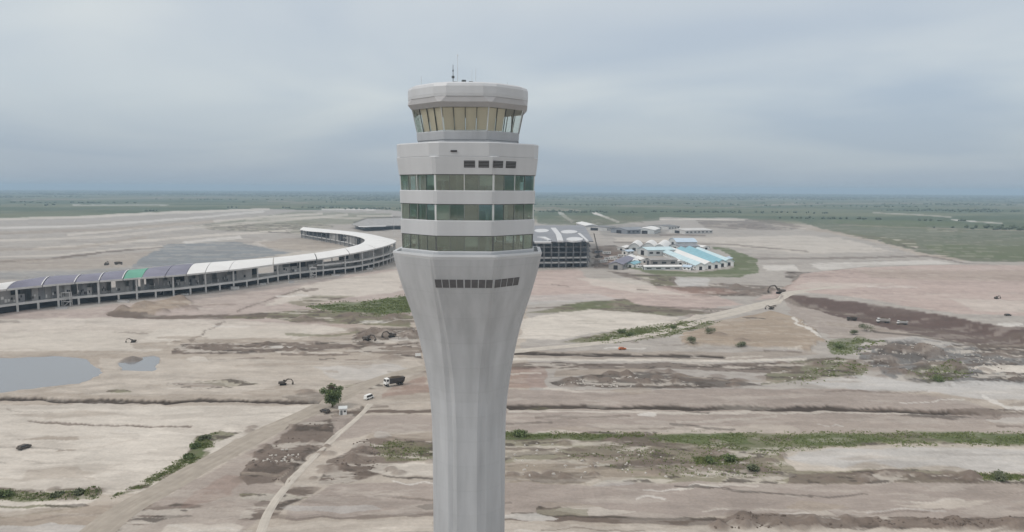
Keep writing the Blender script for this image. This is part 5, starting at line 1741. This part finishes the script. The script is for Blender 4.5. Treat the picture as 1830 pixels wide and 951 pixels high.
def floodmast(px, py, h, label):
    e = empty('floodlight_mast', gl(px, py), 0.0); tag(e, label, 'light mast')
    mb = MB(); mb.tube((0, 0, -0.5), (0, 0, h), 0.45, 0.22, 8); mb.build('pole', 'conc', e)
    mb = MB(); mb.box((0, 0, h + 0.3), (5, 0.6, 0.5)); mb.build('crossarm', 'conc', e)
    for x in (-2, -0.7, 0.7, 2):
        mb = MB(); mb.box((x, -0.5, h + 0.6), (0.8, 0.4, 0.7)); mb.build('lamp', 'steel', e)
floodmast(704, 422, 38, 'tall pale floodlight mast between concourse tip and tower')

# ------------------------------------------------------------------ tree and bushes
def leaf_cloud(n, blobs, size, seed):
    g = np.random.default_rng(seed)
    mb = MB()
    w = np.array([b[3] ** 2 for b in blobs]); w = w / w.sum()
    for _ in range(n):
        cx, cy, cz, r = blobs[g.choice(len(blobs), p=w)]
        d = g.normal(size=3); d /= np.linalg.norm(d)
        k = r * (0.25 + 0.95 * g.random())
        p = Vector((cx + d[0] * k, cy + d[1] * k, cz + d[2] * k * 0.8))
        u = Vector(g.normal(size=3)).normalized(); v = u.orthogonal().normalized()
        s = size * (0.6 + 0.8 * g.random())
        i = len(mb.v)
        mb.v += [tuple(p - u * s), tuple(p + v * s * 0.6), tuple(p + u * s), tuple(p - v * s * 0.6)]
        mb.f.append((i, i + 1, i + 2, i + 3))
    return mb
def tree(loc):
    e = empty('roadside_tree', loc); tag(e, 'lone green tree with dark bare top beside the haul road', 'tree')
    mb = MB()
    pts = [Vector((0, 0, -0.3)), Vector((0.2, 0, 2.2)), Vector((0.1, 0.2, 4.5)), Vector((-0.3, 0.1, 7.5)), Vector((-0.6, 0.2, 10.0))]
    rad = [0.45, 0.36, 0.27, 0.17, 0.06]
    for i in range(4): mb.tube(pts[i], pts[i + 1], rad[i], rad[i + 1], 8)
    tr_ = mb.build('trunk', 'bark', e)
    g = random.Random(4)
    ends = []
    for k in range(9):
        t = g.uniform(0.25, 0.9); b = pts[1].lerp(pts[3], t); an = k * 2.4
        q = b + Vector((math.cos(an) * g.uniform(2, 3.6), math.sin(an) * g.uniform(2, 3.6), g.uniform(0.6, 2.2)))
        mb = MB(); mb.tube(b, q, 0.15, 0.04, 6); mb.build('limb', 'bark', tr_)
        ends.append(q)
    blobs = [(q.x, q.y, q.z, g.uniform(1.3, 2.0)) for q in ends] + [(0.3, 0, 5.2, 2.4), (1.8, -1.0, 3.6, 1.9), (-1.6, -0.6, 3.4, 1.7), (0.6, -1.6, 2.8, 1.6)]
    leaf_cloud(4200, blobs, 0.30, 2).build('crown', 'leaf', e)
    leaf_cloud(420, [(-0.7, 0.2, 8.6, 1.5), (0.3, 0.1, 7.8, 1.3)], 0.22, 3).build('bare_top_twigs', 'bark', e)
tree(gl(594, 728))
def bush(px, py, w, h, label, mat='leaf', seed=1):
    e = empty('bush', gl(px, py)); tag(e, label, 'bush', 'bushes on the open ground')
    g = random.Random(seed)
    mb = MB()
    for k in range(4):
        an = k * 1.7 + seed; mb.tube((0, 0, -0.2), (math.cos(an) * w * 0.3, math.sin(an) * w * 0.3, h * 0.6), 0.08, 0.02, 5)
    mb.build('stem', 'bark', e)
    blobs = [(g.uniform(-w, w) * 0.35, g.uniform(-w, w) * 0.3, h * g.uniform(0.3, 0.6), w * g.uniform(0.2, 0.3)) for _ in range(6)]
    leaf_cloud(700, blobs, 0.28, seed).build('foliage', mat, e)
BUSH = [(1548, 592, 9, 6, 'dark round bush below the plateau bank', 'leaf_dark'), (1525, 598, 6, 4, 'smaller bush left of the dark round bush', 'leaf_dark'),
        (1235, 617, 7, 5, 'dark bush below the pale road right of the tower', 'leaf_dark'), (1270, 600, 8, 4, 'low dark bush at the edge of the tan mound', 'leaf_dark'), (1325, 620, 6, 3, 'bush at the dark foot of the tan mound', 'leaf_dark'),
        (1112, 596, 6, 3.5, 'green bush in the rough grass above the pale road', 'leaf'), (1125, 600, 5, 3, 'green bush right of its twin in the rough grass', 'leaf'),
        (1205, 587, 5, 3, 'small bush at the right end of the rough grass', 'leaf'), (350, 800, 4, 1.8, 'green bush on the bank left of the haul road', 'leaf'), (336, 818, 4, 1.4, 'lower green bush on the bank left of the haul road', 'leaf'),
        (364, 786, 4, 1.5, 'topmost bush on the bank left of the haul road', 'leaf_dark'), (12, 888, 5, 2.0, 'green bush at the left edge, lower corner', 'leaf'), (104, 888, 3, 1.2, 'low dark bush on the lower left hedge line', 'leaf_dark'),
        (145, 884, 4, 1.3, 'dark bush at the right end of the lower left hedge line', 'leaf_dark'), (1262, 828, 4, 2.2, 'green bush in the clump below the green verge, left one', 'leaf'), (1305, 826, 4.5, 2.4, 'green bush in the clump below the green verge, right one', 'leaf'),
        (1345, 842, 4, 2.4, 'dark bush left of the pale silt flat', 'leaf_dark'), (1680, 684, 7, 3, 'olive bush at the foot of the grey rubble', 'leaf'), (1790, 858, 6, 3, 'dark bush under the pale silt flat at right', 'leaf_dark'),
        (930, 780, 5, 2.4, 'green bush beside the tower shaft, lower right', 'leaf'), (1500, 622, 7, 3, 'green bush between tan mound and grey rubble', 'leaf')]
for i, b in enumerate(BUSH):
    bush(*b, seed=i + 1)

# ------------------------------------------------------------------ grass: short tufts on the verges
def in_poly_px(x, y, q):
    px, py = project(x, y)
    return sdist(px, py, np.array(q, float))
def scatter(q, n, seed):
    g = np.random.default_rng(seed)
    W = np.array([at(*p)[:2] for p in q])
    lo, hi = W.min(0), W.max(0)
    x = g.uniform(lo[0], hi[0], n * 4); y = g.uniform(lo[1], hi[1], n * 4)
    nzv = fbm(x / 9, y / 5, 5, 3)
    e = in_poly_px(x, y, q)
    keep = (e > -2) & (nzv > 0.50 - 0.012 * np.clip(e, -3, 8)) & (g.random(len(x)) < np.clip(0.35 + e * 0.1, 0, 1))
    x, y = x[keep][:n // 2], y[keep][:n // 2]
    _, z = ground_eval(x, y)
    return x, y, z
GR = [([(860, 771), (985, 771), (1150, 774), (1150, 786), (980, 785), (860, 785)], 1800), ([(1120, 784), (1200, 772), (1420, 773), (1640, 770), (1850, 772), (1850, 800), (1700, 796), (1500, 800), (1340, 815), (1230, 798)], 4200),
      ([(1236, 818), (1310, 812), (1335, 822), (1300, 832), (1245, 832)], 1500), ([(1110, 786), (1400, 800), (1400, 855), (1150, 850), (1000, 820)], 1500), ([(548, 548), (600, 540), (660, 538), (730, 526), (745, 556), (700, 566), (600, 560)], 3500),
      ([(1040, 610), (1110, 590), (1230, 574), (1290, 576), (1200, 600), (1090, 614)], 2500), ([(335, 812), (355, 782), (395, 772), (372, 812), (320, 838), (250, 876), (190, 892), (270, 852)], 2200),
      ([(-40, 874), (60, 880), (180, 876), (176, 892), (-40, 895)], 1500), ([(1400, 690), (1480, 640), (1560, 655), (1540, 675)], 500), ([(1620, 672), (1700, 650), (1740, 672), (1680, 690)], 400), ([(1474, 612), (1530, 602), (1580, 612), (1545, 632), (1490, 636)], 700),
      ([(1740, 848), (1850, 840), (1850, 862), (1760, 862)], 900), ([(660, 800), (700, 782), (772, 800), (772, 822), (690, 824)], 700)]
def grass_mesh():
    g = np.random.default_rng(77)
    V, Fc = [], []
    n0 = 0
    for k, (q, n) in enumerate(GR):
        x, y, z = scatter(q, n, 100 + k)
        r = np.hypot(x, y)
        for j in range(5):
            an = g.uniform(0, 2 * math.pi, len(x)); h = g.uniform(0.15, 0.55, len(x)) * np.clip(r / 330, 0.8, 1.6); w = g.uniform(0.15, 0.35, len(x)) * np.clip(r / 330, 0.8, 1.8)
            ox, oy = g.normal(0, 0.3, len(x)), g.normal(0, 0.3, len(x)); lean = g.uniform(0.1, 0.5, len(x))
            dx, dy = np.cos(an), np.sin(an)
            a = np.stack([x + ox - dx * w, y + oy - dy * w, z - 0.1], 1); b = np.stack([x + ox + dx * w, y + oy + dy * w, z - 0.1], 1)
            c = np.stack([x + ox - dy * lean * h, y + oy + dx * lean * h, z + h], 1)
            m = len(x)
            V.append(np.stack([a, b, c], 1).reshape(-1, 3))
            Fc.append(np.arange(n0, n0 + 3 * m).reshape(-1, 3)); n0 += 3 * m
    me = bpy.data.meshes.new('grass')
    me.from_pydata(np.concatenate(V).tolist(), [], np.concatenate(Fc).tolist())
    me.materials.append(M['grass'])
    o = bpy.data.objects.new('grass', me); COL.objects.link(o)
    tag(o, 'short rough grass and weeds growing on the verges and banks', 'grass', kind='stuff')
grass_mesh()

# ------------------------------------------------------------------ far woodland and scrub
def woodland():
    bm = bmesh.new(); bmesh.ops.create_icosphere(bm, subdivisions=1, radius=1.0)
    bv = np.array([v.co[:] for v in bm.verts]); bf = np.array([[v.index for v in f.verts] for f in bm.faces]); bm.free()
    g = np.random.default_rng(5)
    n = 34000
    r = 2100 * np.exp(g.random(n) * math.log(19000 / 2100.0)); az = np.radians(g.uniform(-42, 42, n))
    x, y = r * np.sin(az), r * np.cos(az)
    px, py = project(x, y)
    airf = np.array([(-900, 440), (0, 396), (300, 377), (480, 372), (560, 375), (730, 377), (1180, 388), (1330, 390), (1480, 416), (1640, 455), (1830, 488), (2600, 560), (2600, 700), (-900, 700)], float)
    keep = sdist(px, py, airf) < -1.0
    nz_ = fbm(x / 1100, y / 300, 7, 5); keep &= nz_ > np.interp(r, [2000, 4000, 8000, 14000], [0.74, 0.68, 0.55, 0.46])
    x, y, r = x[keep], y[keep], r[keep]
    m = len(x)
    s = g.uniform(4, 9, m) * np.clip(r / 4500, 0.7, 3.2)
    hh = g.uniform(2.5, 6.0, m)
    jit = g.uniform(0.7, 1.3, (m, len(bv), 1))
    V = bv[None] * jit * np.stack([s, s, hh], 1)[:, None, :] + np.stack([x, y, hh * 0.55], 1)[:, None, :]
    Fc = bf[None] + (np.arange(m) * len(bv))[:, None, None]
    me = bpy.data.meshes.new('woodland')
    V = V.reshape(-1, 3); Fc = Fc.reshape(-1, 3)
    me.vertices.add(len(V)); me.vertices.foreach_set('co', V.ravel())
    me.loops.add(Fc.size); me.polygons.add(len(Fc))
    me.loops.foreach_set('vertex_index', Fc.ravel().astype(np.int32)); me.polygons.foreach_set('loop_start', np.arange(0, Fc.size, 3, dtype=np.int32))
    me.update(calc_edges=True)
    me.materials.append(M['wood'])
    o = bpy.data.objects.new('woodland', me); COL.objects.link(o)
    tag(o, 'distant scrub and woodland reaching to the hazy horizon', 'woodland', kind='stuff')
    print('woodland clumps', m)
woodland()

# ------------------------------------------------------------------ loose rubble and debris
def debris(q_list, name, mat, label, smin, smax, seed):
    g = np.random.default_rng(seed)
    V, Fc = [], []
    for q, n in q_list:
        W = np.array([at(*p)[:2] for p in q]); lo, hi = W.min(0), W.max(0)
        x = g.uniform(lo[0], hi[0], n * 6); y = g.uniform(lo[1], hi[1], n * 6)
        keep = (in_poly_px(x, y, q) > 0) & (fbm(x / 8, y / 5, 3, 3) > 0.47)
        x, y = x[keep][:n // 2], y[keep][:n // 2]
        if not len(x): continue
        _, z = ground_eval(x, y)
        for i in range(len(x)):
            mb = MB(); s = g.uniform(smin, smax)
            mb.box((0, 0, 0), (s * g.uniform(0.8, 2.4), s, s * g.uniform(0.4, 0.9)), g.uniform(0, 3.14), g.uniform(0.4, 0.8))
            b = len(V)
            V += [(v[0] + x[i], v[1] + y[i], v[2] + z[i] + s * 0.15) for v in mb.v]
            Fc += [tuple(b + k for k in f) for f in mb.f]
    me = bpy.data.meshes.new(name); me.from_pydata(V, [], Fc); me.materials.append(M[mat])
    o = bpy.data.objects.new(name, me); COL.objects.link(o)
    tag(o, label, 'rubble', kind='stuff')
debris([([(1000, 690), (1050, 676), (1140, 678), (1140, 692), (1000, 692)], 90), ([(1415, 570), (1430, 570), (1470, 602), (1455, 606)], 60), ([(1530, 612), (1740, 618), (1830, 660), (1700, 690), (1560, 660)], 220),
        ([(470, 830), (480, 800), (530, 795), (545, 815), (510, 832)], 70), ([(1100, 590), (1230, 576), (1200, 598), (1090, 612)], 50), ([(1400, 660), (1560, 650), (1560, 690), (1400, 690)], 70), ([(905, 790), (1350, 800), (1350, 855), (905, 855)], 160),
        ([(1010, 470), (1130, 470), (1120, 485), (1010, 480)], 60)], 'pale_debris', 'debris', 'pale broken concrete and debris strewn over the churned ground', 0.25, 0.75, 31)
debris([([(1530, 612), (1740, 618), (1830, 660), (1700, 690), (1560, 660)], 260), ([(626, 616), (640, 594), (745, 586), (748, 616)], 160), ([(980, 690), (1060, 670), (1300, 678), (1370, 690)], 140), ([(1260, 946), (1350, 918), (1560, 926), (1830, 930), (1830, 944)], 240),
        ([(428, 842), (530, 760), (606, 750), (500, 862)], 120), ([(560, 862), (640, 786), (772, 786), (690, 846)], 160), ([(1060, 478), (1075, 448), (1120, 452), (1120, 478)], 120)], 'soil_clods', 'clod', 'dark soil clods and stones on the churned ground', 0.2, 0.7, 37)
